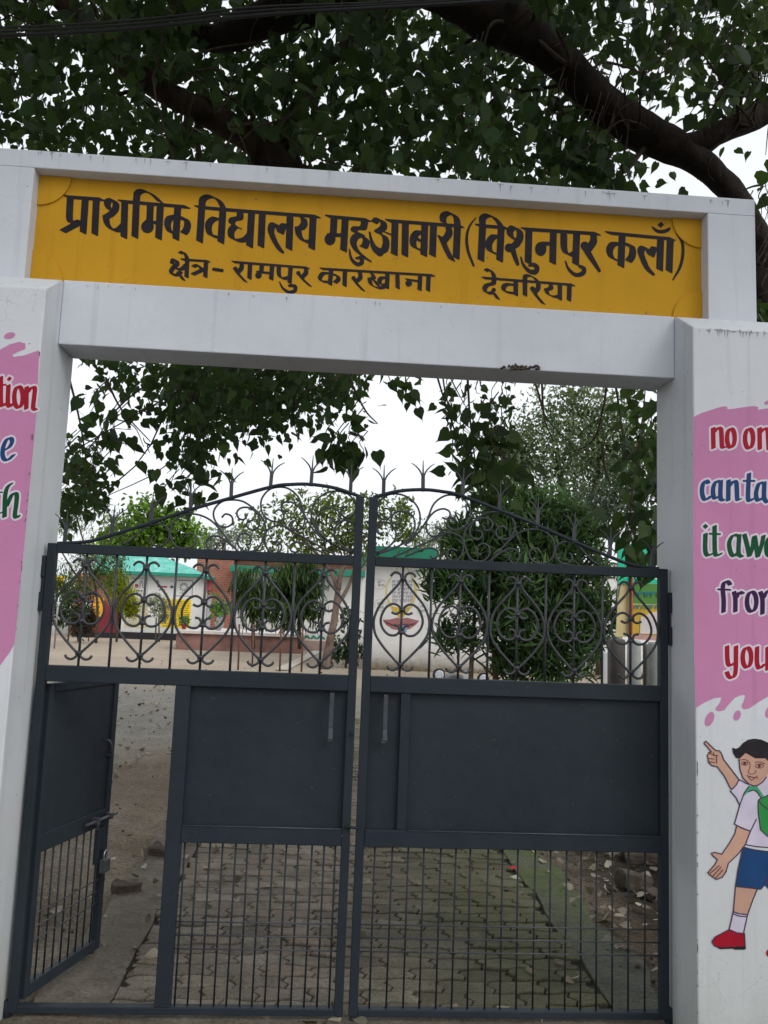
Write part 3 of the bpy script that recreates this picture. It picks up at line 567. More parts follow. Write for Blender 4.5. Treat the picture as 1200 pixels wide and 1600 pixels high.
for P, r in ((H_((705, 508), (780, 497), (845, 525), (875, 575), (870, 640), (845, 715), (880, 742), (940, 732), (978, 702), (960, 678)), .55), (H_(*(ell(785, 565, 52, 27) + [(837, 565)])), .55), (H_((960, 555), (1020, 537), (1120, 572)), .6),
             (H_(*(ell(1032, 607, 64, 33) + [(1096, 607)])), .55), (H_((828, 768), (880, 785), (950, 800), (988, 790)), .8), (H_((850, 795), (900, 842), (955, 808)), .6), (H_((985, 770), (1003, 825)), .5),
             (H_((190, 385), (265, 425), (290, 430)), .6), (H_((188, 480), (280, 492)), .6), (H_((200, 535), (285, 548)), .6), (H_((320, 430), (318, 560)), .6), (H_((265, 380), (285, 430), (340, 430)), .6),
             (L_((235, 575), (140, 655)), .7), (L_((255, 590), (165, 690)), .7), (L_((275, 620), (200, 705)), .7)): br_ += line(P, r, 2)
br_ += poly(H_(*ell(785, 565, 24, 24))) + poly(H_(*ell(1030, 605, 26, 26)))
layered('painted_boy', [(sh, ZP - .0003 - .0001 * k, M[mm], .6) for k, (mm, sh) in enumerate(boy)] + [(ol, ZP - .0017, M['line'], .4), (br_, ZP - .0018, M['brownline'], .35)], PR)
# ---- rain streaks below the copings, scars on the arrises
def streaks(u0, u1, vf, n, Y, par, lmin, lmax, hor=True):
    sh = []
    for k in range(n):
        u = random.uniform(u0, u1); v = vf(u) + random.uniform(0, 3); l = random.uniform(lmin, lmax)
        sh += rnd([(u, v, random.uniform(.4, 1.1)), (u - .03 * l, v + l, .15)])
        if hor and random.random() < .5: sh += rnd([(u - random.uniform(1, 5), v, .5), (u + random.uniform(1, 5), v + .5, .4)])
    paint('rain_streak', sh, Y, M['stain'], par, .5)
streaks(1092, 1215, lambda u: 513 + (u - 1092) * .045, 46, ZP, PR, 2, 11)
streaks(60, 1175, lambda u: 231.5 + (u - 0) * .0712, 36, -.0015, GW, 3, 14)
streaks(86, 1060, lambda u: 441 + (u - 85) * .062, 16, -.0615, BE, 1, 6, False)
sc = []
for k in range(16):
    v = random.uniform(1150, 1585); l = random.choice((1, 2, 3, 9, 16)); sc += rnd([(1089.4 + random.uniform(-.2, .3), v, random.uniform(.3, .6)), (1089.6 + random.uniform(0, .6), v + l * .5, random.uniform(.5, 1.1)), (1089.8, v + l, .25)])
for k in range(16):
    v = random.uniform(540, 1000); u = 62.5 - .084 * (v - 550); sc += rnd([(u + random.uniform(-2, .5), v, random.uniform(.4, 1.1)), (u + random.uniform(-3, 0), v + random.uniform(2, 6), .3)])
paint('chipped_edge', sc, ZP - .004, simple('exposed_cement', (.10, .095, .085), .95), GW, .5)
nz = MB()
for k in range(34):
    p = pt(random.gauss(816, 13), random.gauss(575, 1.6), -.062); q = p + np.array([random.uniform(-.03, .03), random.uniform(-.012, -.001), random.uniform(-.008, .008)]); nz.tube([p, (p + q) / 2 + [0, -.004, .002], q], [.004, .006, .003], 6)
tag(nz.build('mud_nest', simple('dry_mud', (.07, .058, .045), .95, .3, 60, .4)), 'small brown mud nest stuck under the front edge of the white lintel', 'nest')

# ------------------------------------------------------------------ gates
ZB0, ZB1, ZL0, ZL1, ZM0, ZM1, ZT0, ZT1 = .03, .0566, .6655, .731, 1.268, 1.3317, 1.780, 1.8188
YF, YB = -.018, .018                                        # frame depth
MOT = dict(out=[(11, 272), (32, 312), (87, 380), (139, 450), (170, 530), (173, 590), (160, 650), (117, 720), (58, 790), (13, 838)], hk=[(79, 254), (66, 236), (46, 227), (20, 238), (9, 268)], bt=[(9, 840), (14, 864), (42, 882), (68, 874), (80, 855)],
           inn=[(66, 496), (38, 507), (12, 490), (18, 457), (58, 440), (104, 470), (131, 540), (121, 600), (83, 645), (38, 650), (12, 622), (20, 591), (48, 582)])
def motif_mesh():
    m = MB()
    for s in (-1, 1):
        for k in ('out', 'hk', 'bt', 'inn'): m.tube(smooth([(s * x * .00066, 0, ZT0 - (v - 190) * .00061) for x, v in MOT[k]], 4), .0052, 8)
    for v in (268, 478, 630, 840): m.tube([(-.012, 0, ZT0 - (v - 190) * .00061), (.012, 0, ZT0 - (v - 190) * .00061)], .0085, 8)
    return m
fA, fB = cv(90, 740, 4.8), cv(320, 740, 4.8)
SCR = [fB(*p) for p in (
 [(1110, 600), (960, 530), (860, 450), (810, 370), (800, 290), (830, 210), (900, 150), (990, 130), (1070, 150), (1122, 210), (1128, 280), (1090, 328), (1040, 320), (1020, 285), (1045, 250), (1075, 248)],
 [(1100, 590), (980, 540), (890, 480), (842, 400), (838, 330), (870, 275), (940, 255), (1000, 280), (1015, 330), (985, 360), (950, 345), (940, 310)],
 [(1125, 585), (1050, 555), (985, 490), (975, 420), (1010, 365), (1065, 350), (1112, 370), (1122, 415), (1095, 440), (1065, 425)],
 [(632, 275), (600, 285), (575, 260), (582, 225), (630, 210), (690, 235), (735, 290), (750, 340), (735, 400), (690, 425), (645, 405), (640, 370), (680, 352)],
 [(515, 300), (550, 270), (585, 290), (590, 330), (550, 360), (490, 350), (440, 310), (420, 250), (430, 180), (490, 115), (580, 100), (650, 125), (710, 190), (745, 300), (800, 400), (860, 470), (900, 512)],
 [(460, 425), (510, 398), (560, 385), (610, 400), (680, 445), (800, 510), (890, 560), (980, 608)],
 [(125, 330), (155, 302), (200, 320), (207, 370), (160, 400), (100, 385), (65, 320), (75, 260), (130, 208), (210, 196), (290, 210), (370, 265), (430, 330), (455, 400), (440, 480), (400, 560), (350, 582), (290, 577), (247, 530), (257, 467), (305, 447), (345, 480), (335, 525), (308, 533)],
 [(315, 305), (295, 342), (255, 335), (240, 290), (270, 257), (330, 255), (385, 290), (410, 340), (400, 400), (350, 422), (315, 395), (322, 360), (362, 350)],
 [(85, 515), (85, 555), (45, 575), (12, 540), (22, 490), (75, 466), (140, 490), (200, 540), (250, 583)],
 [(500, 520), (540, 508), (575, 540), (560, 582), (510, 595), (465, 560), (450, 490), (465, 430), (510, 400)],
 [(700, 570), (680, 590), (645, 575), (645, 535), (690, 515), (750, 525), (820, 560), (890, 595)])]
SCR += [fA(*[(950, 480), (980, 450), (1025, 460), (1040, 500), (1010, 545), (950, 560), (890, 545), (850, 490), (845, 420), (870, 360), (930, 315), (990, 300), (1080, 315), (1160, 360), (1234, 440), (1293, 520), (1344, 576)]),
        fA(*[(480, 535), (540, 502), (600, 450), (650, 408), (690, 385), (760, 375), (815, 400), (838, 450), (815, 515), (760, 548), (712, 530), (700, 490), (725, 460)])]
ARCH = [(90, 849), (135, 846.5), (175, 836), (232, 818), (299, 796), (340, 784), (423, 761), (455, 757), (487, 757), (525, 763), (563, 776)]
FINX = [101, 174, 235, 297.5, 361, 422.5, 486, 547.5]; FINV = [847, 836, 817, 797, 777.5, 761.5, 757, 770]
def frame_leaf(s, label):
    G = thing('gate_leaf', label, 'gate', (0, 0, 0), 0, 'two leaves of the slate grey gate')
    X = lambda x: (s * x)                                   # left leaf is built for s = 1 (negative x); right leaf mirrors it
    def bx(m, x0, x1, y0, y1, z0, z1): a, b = sorted((s * x0, s * x1)); m.box(a, b, y0, y1, z0, z1)
    m = MB()
    bx(m, -1.285, -1.25, YF, YB, ZB0, ZT1); bx(m, -.046, -.011, YF, YB, ZB0, 2.068)
    for z0, z1, e in ((ZB0, ZB1, 0), (ZM0, ZM1, .002), (ZT0, ZT1, 0)): bx(m, -1.25, -.046, YF - e, YB, z0, z1)
    if s > 0: bx(m, -.735, -.675, YF - .001, YB, ZB1, ZM0); bx(m, -.675, -.046, YF - .004, YB, ZL0, ZL1)
    else: bx(m, -1.25, -.046, YF - .004, YB, ZL0, ZL1); bx(m, -.211, -.172, YF + .003, YB, ZL1, ZM0)
    m.build('frame', M['gate'], G, .003)
    m = MB()                                                # sheet steel panels, recessed
    if s > 0: m.box(-.676, -.045, .006, .010, ZL1 - .01, ZM0 + .01)
    else: m.box(.045, 1.251, .006, .010, ZL1 - .01, ZM0 + .01)
    m.build('sheet_panel', M['gate'], G)
    bead = MB()                                             # weld beads, and a lighter strip painting in the light along the panel foot
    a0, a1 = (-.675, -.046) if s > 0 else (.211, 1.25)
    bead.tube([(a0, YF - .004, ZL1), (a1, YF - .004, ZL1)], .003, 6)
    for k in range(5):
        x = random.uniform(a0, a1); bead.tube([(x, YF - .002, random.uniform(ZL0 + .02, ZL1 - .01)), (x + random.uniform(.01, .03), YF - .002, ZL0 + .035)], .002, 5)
    bead.build('weld_and_edge_light', M['grip_edge_light'], G)
    b = MB(); b.tube([(0, 0, ZB1), (0, 0, ZL0)], .0038, 8); B0 = b.build('grille_bar', M['gate'], G)
    xs_ = [-.662 + k * (.597 / 12) for k in range(13)] if s > 0 else [.093 + k * (1.096 / 17) for k in range(18)]
    for k, x in enumerate(xs_):
        o = B0 if k == 0 else B0.copy()
        if k: C.objects.link(o)
        o.location = (x + random.uniform(-.002, .002), .002, 0); o.rotation_euler = (random.uniform(-.004, .004), random.uniform(-.006, .006), 0)
    xa, xb = (-.675, -.046) if s > 0 else (.046, 1.25)
    h = MB(); h.tube([(xa, -.006, 0), (xb, -.006, 0)], .0030, 8); H0 = h.build('grille_crossbar', M['lit_rod'], G)
    for k, z in enumerate((.267, .317, .367)):
        o = H0 if k == 0 else H0.copy()
        if k: C.objects.link(o)
        o.location = (0, 0, z)
    b = MB(); b.tube([(0, 0, ZM1), (0, 0, ZT0)], .0052, 8); U0 = b.build('upright_bar', M['lit_rod'], G)
    for k in range(9):
        o = U0 if k == 0 else U0.copy()
        if k: C.objects.link(o)
        o.location = (s * (-1.25 + .1207 * (k + 1)), 0, 0)
    mo = motif_mesh().build('heart_scroll', M['lit_rod'], G)
    for k in range(5):
        o = mo if k == 0 else mo.copy()
        if k: C.objects.link(o)
        o.location = (s * (-1.25 + .1207 * (2 * k + 1)), -.007, 0)
        if k > 0: o.location.x += .001
    a = MB(); ap = [pt(u, v, 0) for u, v in ARCH]; a.tube(smooth([(s * p[0], 0, p[2]) for p in ap], 6), .0075, 8); a.build('arch_bar', M['gate'], G)
    for c in SCR:
        q = MB(); q.tube(smooth([(s * p[0], .004, p[2]) for p in (pt(u, v, 0) for u, v in c)], 5), .0042, 7); q.build('arch_scroll', M['lit_rod'], G)
    f0 = MB(); f0.box(-.0075, .0075, -.004, .004, -.008, .066)
    for dx in (-.05, 0, .05): f0.tube(smooth([(dx * .05, 0, .055), (dx * .25, 0, .078), (dx * .62, 0, .099), (dx, 0, .112 if dx else .125)], 4), [.0042, .0036, .0028, .0016], 6)
    F0 = f0.build('finial', M['lit_rod'], G)
    for k, (u, v) in enumerate(zip(FINX, FINV)):
        o = F0 if k == 0 else F0.copy()
        if k: C.objects.link(o)
        p = pt(u, v, 0); o.location = (s * p[0], 0, p[2]); o.rotation_euler = (random.uniform(-.05, .05), random.uniform(-.05, .05), random.uniform(-.25, .25))
    hx = -.108 if s > 0 else .108
    h = MB(); h.box(hx - .009, hx + .009, -.062, -.054, 1.128, 1.262); h.box(hx - .009, hx + .009, -.0535, .006, 1.254, 1.262)
    T_ = Matrix.Translation((hx, -.058, 1.128)) @ Matrix.Rotation(R(-38), 4, 'X'); h.box(-.009, .009, -.004, .004, -.052, -.002, 0, T_); h.box(hx - .010, hx + .010, -.026, -.018, 1.068, 1.086)
    h.build('handle', M['grip_edge_light'], G, .002)
    p = MB(); a, b2 = sorted((s * -1.314, s * -1.2855)); z0, z1 = (1.545, 1.767) if s > 0 else (1.50, 1.72)
    p.box(a, b2, -.024, .02, z1 - .085, z1); p.box(a, b2, -.024, .02, z0, z0 + .075); p.box(s * -1.290 - .004, s * -1.290 + .004, -.02, .016, z0 + .075, z1 - .085)
    p.build('hinge_bracket', M['gate'], G, .003)
    p = MB(); p.lathe([(.016, -.035), (.016, .04)], 12, 0, Matrix.Translation((s * -1.288, 0, .03))); p.build('pivot_pin', M['gate'], G); p = MB(); p.lathe([(.013, -.03), (.013, 0)], 10, 0, Matrix.Translation((s * -.028, 0, .03))); p.build('pivot_pin', M['gate'], G)
    return G
GL = frame_leaf(1, 'slate grey iron gate leaf with a small wicket door standing open'); GR = frame_leaf(-1, 'slate grey iron gate leaf with one long solid panel and no wicket')
m = MB(); m.box(-.025, -.011, -.030, -.019, 1.10, 1.112); m.build('latch', M['gate'], GL); m = MB(); m.tube([(-.03, -.026, .742), (.02, -.028, .738)], .006, 8); m.build('latch', M['gate'], GL)
# wicket door, hinged on the outer post and swung inwards
hv = np.array([-1.10 + 1.25, .50]); ang = math.atan2(hv[1], hv[0]); WL = .515
WT = Matrix.Translation((-1.247, .016, 0)) @ Matrix.Rotation(ang, 4, 'Z')
m = MB(); z0, z1 = .066, 1.256
m.box(0, .032, -.014, .014, z0, z1); m.box(WL - .034, WL, -.014, .014, z0, z1); m.box(.032, WL - .034, -.014, .014, z0, z0 + .045); m.box(.032, WL - .034, -.014, .014, z1 - .035, z1); m.box(.032, WL - .034, -.015, .014, .60, .672)
WD = m.build('wicket_door', M['gate'], GL, .003); WD.matrix_local = WT
m = MB(); m.box(.031, WL - .033, -.004, .0, .67, z1 - .03); m.build('sheet_panel', M['gate'], WD)
b = MB(); b.tube([(0, 0, z0 + .045), (0, 0, .60)], .0038, 8); B0 = b.build('grille_bar', M['gate'], WD)
for k in range(8):
    o = B0 if k == 0 else B0.copy()
    if k: C.objects.link(o)
    o.location = (.032 + (WL - .066) * (k + .85) / 8.4, 0, 0)
h = MB(); h.tube([(.03, -.006, 0), (WL - .03, -.006, 0)], .0030, 8); H0 = h.build('grille_crossbar', M['lit_rod'], WD)
for k, z in enumerate((.267, .317, .367)):
    o = H0 if k == 0 else H0.copy()
    if k: C.objects.link(o)
    o.location = (0, 0, z)
m = MB(); m.tube([(.30, -.034, .640), (.54, -.034, .640)], .0075, 10); m.tube([(.39, -.034, .640), (.39, -.034, .60)], .006, 8)
for x in (.37, .475): m.box(x, x + .022, -.046, -.0155, .626, .654)
m.build('slide_bolt', M['bolt'], WD, .002)
m = MB(); m.box(.415, .475, -.022, -.016, .50, .598); m.box(.40, .43, -.03, -.0155, .45, .60); m.build('hasp_plate', M['gate'], WD, .002)
m = MB(); m.tube(smooth([(.44, -.004, .975), (.445, -.03, .97), (.468, -.034, .91), (.47, -.004, .905)], 4), .005, 8); m.build('handle', M['bolt'], WD)
PK = thing('padlock', 'small steel padlock hanging from the hasp of the open wicket door', 'padlock'); PK.matrix_world = WT @ Matrix.Translation((.455, -.045, .465))
m = MB(); m.box(-.026, .026, -.012, .012, -.058, 0); m.build('lock_body', M['bolt'], PK, .004)
m = MB(); m.tube(smooth([(-.012, 0, -.005), (-.012, 0, .022), (0, 0, .036), (.012, 0, .022), (.012, 0, -.005)], 4), .0035, 8); m.build('shackle', M['steel'], PK)

# ------------------------------------------------------------------ foliage engine
def tmpl(kind):
    if kind == 'heart':
        v = [(0, .03, 0), (.2, -.05, .05), (.38, .14, .09), (.35, .40, .08), (.16, .66, .04), (.03, .86, -.02), (0, 1.05, -.10), (-.03, .86, -.02), (-.16, .66, .04), (-.35, .40, .08), (-.38, .14, .09), (-.2, -.05, .05), (0, .42, 0)]
        return np.array(v), [[0, 1, 2, 3, 12], [12, 3, 4, 5, 6], [0, 12, 9, 10, 11], [12, 6, 7, 8, 9]]
    w_ = {'lens': .20, 'narrow': .085, 'broad': .30}[kind]
    v = [(0, 0, 0), (w_, .35, .04), (w_ * .75, .7, .0), (0, 1, -.10), (-w_ * .75, .7, .0), (-w_, .35, .04)]
    return np.array(v), [[0, 1, 2, 3], [0, 3, 4, 5]]
def unit(a): return a / (np.linalg.norm(a, axis=1, keepdims=True) + 1e-9)
def leaves(name, pos, ln, kind, mat, parent, droop=.6, dirs=None, flat=.3):
    V, F = tmpl(kind); n = len(pos); k = len(V)
    d = unit(rng.normal(size=(n, 3)) + np.array([0, 0, -droop * 1.8]) if dirs is None else dirs + rng.normal(scale=flat, size=(n, 3)))
    nn = unit(rng.normal(size=(n, 3)) + np.array([0, 0, .8])); x = unit(np.cross(d, nn)); z = np.cross(x, d)
    W = pos[:, None, :] + ln[:, None, None] * (V[None, :, 0:1] * x[:, None, :] * rng.uniform(.8, 1.15, (n, 1, 1)) + V[None, :, 1:2] * d[:, None, :] + V[None, :, 2:3] * z[:, None, :] * rng.uniform(-.5, 1.6, (n, 1, 1)))
    me = bpy.data.meshes.new(name); me.vertices.add(n * k); me.vertices.foreach_set('co', W.reshape(-1).astype(np.float32))
    fl = np.concatenate([np.array(f) for f in F]); L = len(fl); sz = np.array([len(f) for f in F]); stt = np.concatenate([[0], np.cumsum(sz)[:-1]])
    me.loops.add(n * L); me.loops.foreach_set('vertex_index', (fl[None, :] + k * np.arange(n)[:, None]).reshape(-1).astype(np.int32))
    me.polygons.add(n * len(F)); me.polygons.foreach_set('loop_start', (stt[None, :] + L * np.arange(n)[:, None]).reshape(-1).astype(np.int32))
    me.polygons.foreach_set('use_smooth', np.ones(n * len(F), bool)); me.update(calc_edges=True); me.validate()
    me.materials.append(mat); return link(bpy.data.objects.new(name, me), parent)
def inpoly(P, x, y):
    ins = np.zeros(len(x), bool)
    for i in range(len(P)):
        ax, ay = P[i]; bx, by = P[(i + 1) % len(P)]
        if by != ay: ins ^= ((ay > y) != (by > y)) & (x < (bx - ax) * (y - ay) / (by - ay) + ax)
    return ins
def sprays(P, n, y0, y1, per=9, sig=.13, hole=None, lo=.09, hi=.15, ns=1.5):
    """twig tips spread through the piece of the crown that fills outline P between depths y0 and y1"""
    xs_, ys_ = [p[0] for p in P], [p[1] for p in P]; out = []
    while len(out) < n // per:
        u = rng.uniform(min(xs_), max(xs_), 400); v = rng.uniform(min(ys_), max(ys_), 400); k = inpoly(P, u, v)
        for a, b in zip(u[k], v[k]):
            c = pt(a, b, rng.uniform(y0, y1))
            if hole is not None and noise.noise(Vector(c * ns)) > hole: continue
            out.append(c)
    out = np.array(out[:n // per]); of = rng.normal(scale=sig, size=(len(out) * per, 3)) * np.array([1, 1, 1.1]); pos = np.repeat(out, per, 0) + of
    d = unit(of) * .55 + np.repeat(rng.normal(scale=.35, size=(len(out), 3)), per, 0) + np.array([0, 0, -.75])
    return pos, (lo + (hi - lo) * rng.uniform(0, 1, len(pos)) ** 1.25) * np.repeat(rng.uniform(.82, 1.15, len(out)), per), out, unit(d)

# ------------------------------------------------------------------ the peepal tree over the gateway
PT = thing('peepal_tree', 'big dark heart-leaved tree spreading its limbs over the gateway', 'tree', (3.15, 2.7, 0))
off = np.array([3.15, 2.7, 0])
def limb(name, px, rad, n=14, rough=.16, mat='bark'):
    m = MB(); P = [pt(u, v, y) - off for u, v, y in px]; m.tube(smooth(P, 6), rad, n, 0, True, rough); return m.build(name, M[mat], PT)
m = MB(); q = pt(1196, 425, 2.6) - off
m.tube(smooth([(.05, .05, -.1), (0, .02, .8), (-.05, 0, 2.2), (q[0] + .05, 0, 3.4), tuple(q)], 6), [.55, .42, .34, .20, .118], 18, 0, True, .12); m.build('trunk', M['bark'], PT)
limb('limb', [(1200, 430, 2.6), (1172, 345, 2.55), (1130, 285, 2.5), (1075, 243, 2.5), (1000, 205, 2.5), (945, 160, 2.5), (890, 108, 2.5), (830, 55, 2.4), (760, 18, 2.4), (660, -30, 2.3), (520, -90, 2.2)], [.105, .105, .112, .12, .142, .148, .152, .16, .17, .16, .14], 18, .3)
limb('limb', [(1040, 232, 2.5), (1090, 222, 2.45), (1150, 196, 2.4), (1200, 172, 2.4), (1290, 100, 2.3), (1380, -20, 2.2)], [.085, .085, .09, .10, .10, .09])
limb('limb', [(1190, 420, 2.7), (1000, 400, 3.0), (700, 350, 3.2), (480, 285, 3.2), (400, 222, 3.1), (330, 182, 3.0), (255, 143, 3.0), (160, 70, 2.9), (60, -40, 2.8)], [.16, .14, .13, .13, .125, .11, .10, .09, .07], 14, .2, 'bark2')
limb('limb', [(660, -30, 2.3), (470, 10, 2.6), (390, 40, 2.9), (330, 60, 3.2), (230, 40, 3.4)], [.16, .15, .14, .11, .07])
limb('limb', [(470, 285, 3.2), (450, 200, 3.3), (520, 90, 3.4), (610, 20, 3.5), (700, -60, 3.6)], [.08, .07, .06, .05, .04], 10)
LIMB_AX = [np.array(q) for P in ([(1130, 285, 2.5), (1000, 205, 2.5), (945, 160, 2.5), (890, 108, 2.5), (830, 55, 2.4), (760, 18, 2.4), (660, -30, 2.3)], [(700, 350, 3.2), (480, 285, 3.2), (400, 222, 3.1), (330, 182, 3.0), (255, 143, 3.0), (160, 70, 2.9)], [(470, 10, 2.6), (390, 40, 2.9), (330, 60, 3.2)], [(1150, 196, 2.4), (1200, 172, 2.4)]) for q in smooth([pt(*p) - off for p in P], 6)]
def grow(target, r0=.022):
    a = min(LIMB_AX, key=lambda q: np.linalg.norm(q - target) * random.uniform(.8, 1.3)); d = target - a; L = np.linalg.norm(d)
    if L < .25: return
    k1, k2 = a + d * .35 + rng.normal(scale=.13 * L, size=3), a + d * .7 + rng.normal(scale=.10 * L, size=3)
    m = MB(); P = smooth([a, k1, k2, target], 5); m.tube(P, [r0 * (.6 + .25 * L), r0 * .55, r0 * .3, .004], 7, 0, True, .25)
    for q in (k1, k2, k2):
        e = q + rng.normal(scale=.28, size=3) + [0, 0, -.05]; m.tube(smooth([q, (q + e) / 2 + rng.normal(scale=.05, size=3), e], 4), [r0 * .35, .003], 5)
    m.build('branch', M['bark2'], PT)
tw = MB()
def twig(px, r0=.010, r1=.004, t=None):
    (t or tw).tube(smooth([pt(u, v, y) - off for u, v, y in px], 5), [r0, r1], 6)
for t in ([(330, 255, 1.8), (355, 225, 1.8), (370, 205, 1.8), (395, 262, 1.8)], [(360, 198, 1.8), (420, 195, 1.9), (490, 245, 2.0), (580, 266, 2.0)], [(400, 200, 2.0), (455, 180, 2), (485, 150, 2), (500, 185, 2), (510, 262, 2)],
          [(430, 200, 2), (480, 158, 2), (488, 150, 2), (440, 110, 2.2)], [(180, 55, 1.6), (183, 90, 1.6), (184, 120, 1.6)], [(280, 92, 1.6), (340, 75, 1.7), (400, 66, 1.8)], [(305, 112, 1.7), (335, 108, 1.7), (360, 125, 1.7)],
          [(700, 265, 2.2), (715, 225, 2.3), (740, 175, 2.4), (745, 200, 2.3)], [(620, 270, 2.2), (650, 230, 2.2), (665, 190, 2.4)], [(560, 265, 2.2), (600, 235, 2.3), (570, 210, 2.3)],
          [(828, 575, 2.4), (840, 610, 2.4), (855, 655, 2.4), (895, 696, 2.4)], [(846, 575, 2.4), (850, 650, 2.4), (865, 690, 2.4)], [(950, 585, 2.2), (942, 640, 2.2), (925, 690, 2.3), (880, 712, 2.4)], [(958, 580, 2.1), (968, 640, 2.1), (976, 700, 2.1)], [(940, 690, 2.2), (945, 730, 2.2), (955, 760, 2.2)],
          [(165, 590, 2.6), (190, 640, 2.6), (235, 690, 2.6)], [(280, 560, 2.6), (300, 640, 2.6), (290, 730, 2.6)], [(545, 590, 2.4), (570, 640, 2.4), (590, 662, 2.4)], [(730, 580, 2.2), (735, 660, 2.2), (745, 740, 2.2)], [(1000, 860, 1.9), (985, 800, 1.9), (1000, 690, 2), (1010, 590, 2)], [(100, 560, 2.5), (125, 660, 2.5), (140, 760, 2.5)],
          [(860, 85, 2.6), (885, 40, 2.6), (900, -10, 2.6)], [(990, 190, 2.5), (1010, 110, 2.6), (1000, 20, 2.7)], [(1180, 150, 2.4), (1150, 95, 2.5), (1120, 40, 2.6)]):
    one = MB(); twig(t, t=one); one.build('twig', M['twig'], PT)
for k in range(46):
    u, v, y = random.uniform(180, 950), random.uniform(60, 290), random.uniform(1.5, 4); a = random.uniform(0, 6.28); l = random.uniform(25, 70)
    twig([(u, v, y), (u + l * .5 * math.cos(a) + random.uniform(-9, 9), v + l * .4 * math.sin(a), y + .1), (u + l * math.cos(a), v + l * math.sin(a) + 8, y + random.uniform(-.2, .2))], .008, .003)

top = [(-150, -260), (1350, -260), (1350, 60), (1205, 150), (1130, 150), (1060, 180), (1010, 150), (985, 265), (930, 290), (800, 300), (560, 300), (300, 290), (-150, 270)]
PP = [sprays(top, 9000, 1.0, 4.8, 9, .14, .27, .07, .16), sprays([(-150, -60), (900, -60), (930, 290), (-150, 270)], 5200, 2.2, 5.5, 9, .2, .40, .10, .17),
      sprays([(-300, -900), (1500, -900), (1500, -250), (-300, -250)], 5000, .6, 4.5, 8, .3, None, .16, .24),
      sprays([(850, 150), (985, 190), (970, 290), (850, 290)], 420, 1.6, 3.4, 7, .12, .3), sprays([(980, -40), (1220, -40), (1220, 160), (1000, 170)], 900, 1.5, 4, 8, .14, .1),
      sprays([(128, 550), (566, 570), (550, 600), (500, 612), (440, 645), (400, 690), (370, 660), (330, 708), (275, 712), (250, 665), (225, 630), (170, 590)], 1900, 1.4, 4.2, 7, .075, .06, .05, .10, 2.6),
      sprays([(270, 560), (565, 575), (550, 620), (440, 650), (300, 650)], 1300, 2.0, 5.0, 8, .11, .16, .055, .10, 2.4),
      sprays([(140, 600), (190, 640), (185, 690), (150, 680)], 40, 2.0, 3.0, 6, .07), sprays([(240, 725), (350, 725), (330, 775), (255, 770)], 55, 1.8, 3.5, 6, .08), sprays([(505, 655), (580, 665), (575, 705), (525, 715)], 54, 2.0, 3.0, 6, .07),
      sprays([(84, 690), (160, 695), (178, 750), (165, 780), (135, 795), (84, 830)], 380, 1.8, 4.4, 7, .075, .08, .055, .10, 2.6), sprays([(600, 585), (645, 590), (640, 650), (612, 640)], 14, 2, 2.6, 7, .06),
      sprays([(688, 590), (790, 596), (812, 650), (800, 705), (775, 765), (735, 765), (712, 690)], 190, 1.5, 3.6, 6, .06, .05, .06, .11), sprays([(700, 690), (800, 690), (780, 775), (735, 770)], 90, 1.4, 2.4, 6, .08),
      sprays([(972, 605), (1060, 605), (1060, 870), (995, 865), (985, 760)], 260, 1.1, 3.0, 6, .06, .12, .07, .13), sprays([(965, 800), (1020, 810), (1015, 880), (975, 870)], 50, 1.2, 2.0, 7, .06, None, .11, .16),
      sprays([(1165, 300), (1260, 290), (1260, 520), (1185, 520)], 300, .8, 2.2, 7, .1), sprays([(1040, 240), (1120, 265), (1110, 280), (1040, 270)], 14, 2.2, 2.6, 7, .06)]
for sp, nb in ((PP[0], 26), (PP[1], 10), (PP[4], 8), (PP[5], 10), (PP[10], 4), (PP[12], 3)):
    for c in sp[2][rng.choice(len(sp[2]), nb, replace=False)]: grow(c - off)
lp = np.concatenate([p[0] for p in PP]); ll = np.concatenate([p[1] for p in PP]); ld = np.concatenate([p[3] for p in PP])
def proj(P): q = (P - CP) @ CM; return 600 + FOC * q[:, 0] / -q[:, 2], 800 - FOC * q[:, 1] / -q[:, 2]
lu, lv = proj(lp); keep = np.ones(len(lp), bool)
for path, rad_, yl, pr in ((((1200, 430), (1172, 345), (1130, 285), (1075, 243), (1000, 205), (945, 160), (890, 108), (830, 55), (760, 18), (660, -30)), 44, 2.75, 1), (((1040, 232), (1090, 222), (1150, 196), (1200, 172), (1290, 100)), 30, 2.7, 1), (((470, 285), (400, 222), (330, 182), (255, 143)), 26, 3.2, .93), (((470, 10), (390, 40), (330, 60)), 34, 3, .9)):
    for p, q in zip(path[:-1], path[1:]): keep &= ~((sd_caps(lu, lv, p, q, 0, 0) < rad_) & (lp[:, 1] < yl) & (rng.uniform(size=len(lp)) < pr))
thin = ((lu > 950) & (lv < 190) & (rng.uniform(size=len(lp)) < .38)) | ((lu < 230) & (lv > 60) & (lv < 260) & (rng.uniform(size=len(lp)) < .22)); keep &= ~thin
lp, ll, ld = lp[keep], ll[keep], ld[keep]
oc = rng.uniform(size=(420, 3)) * np.array([11, 4.0, 2.6]) + np.array([-7, -3.0, 5.3]); oc = oc[oc[:, 2] > 2.2 + .86 * (oc[:, 1] + 3.4)]; oc = np.array([c for c in oc if noise.noise(Vector(c * .5)) < .25])  # unseen leaves added above the camera side to shade the front
op = np.repeat(oc, 9, 0) + rng.normal(scale=.35, size=(len(oc) * 9, 3)); uo, vo = proj(op); op = op[(vo < -60) | (op[:, 1] < CP[1])]
lp = np.concatenate([lp, op]); ll = np.concatenate([ll, rng.uniform(.22, .34, len(op))]); ld = np.concatenate([ld, unit(rng.normal(size=(len(op), 3)) + np.array([0, 0, -1]))])
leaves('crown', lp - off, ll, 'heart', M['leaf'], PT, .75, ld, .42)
pet = tw
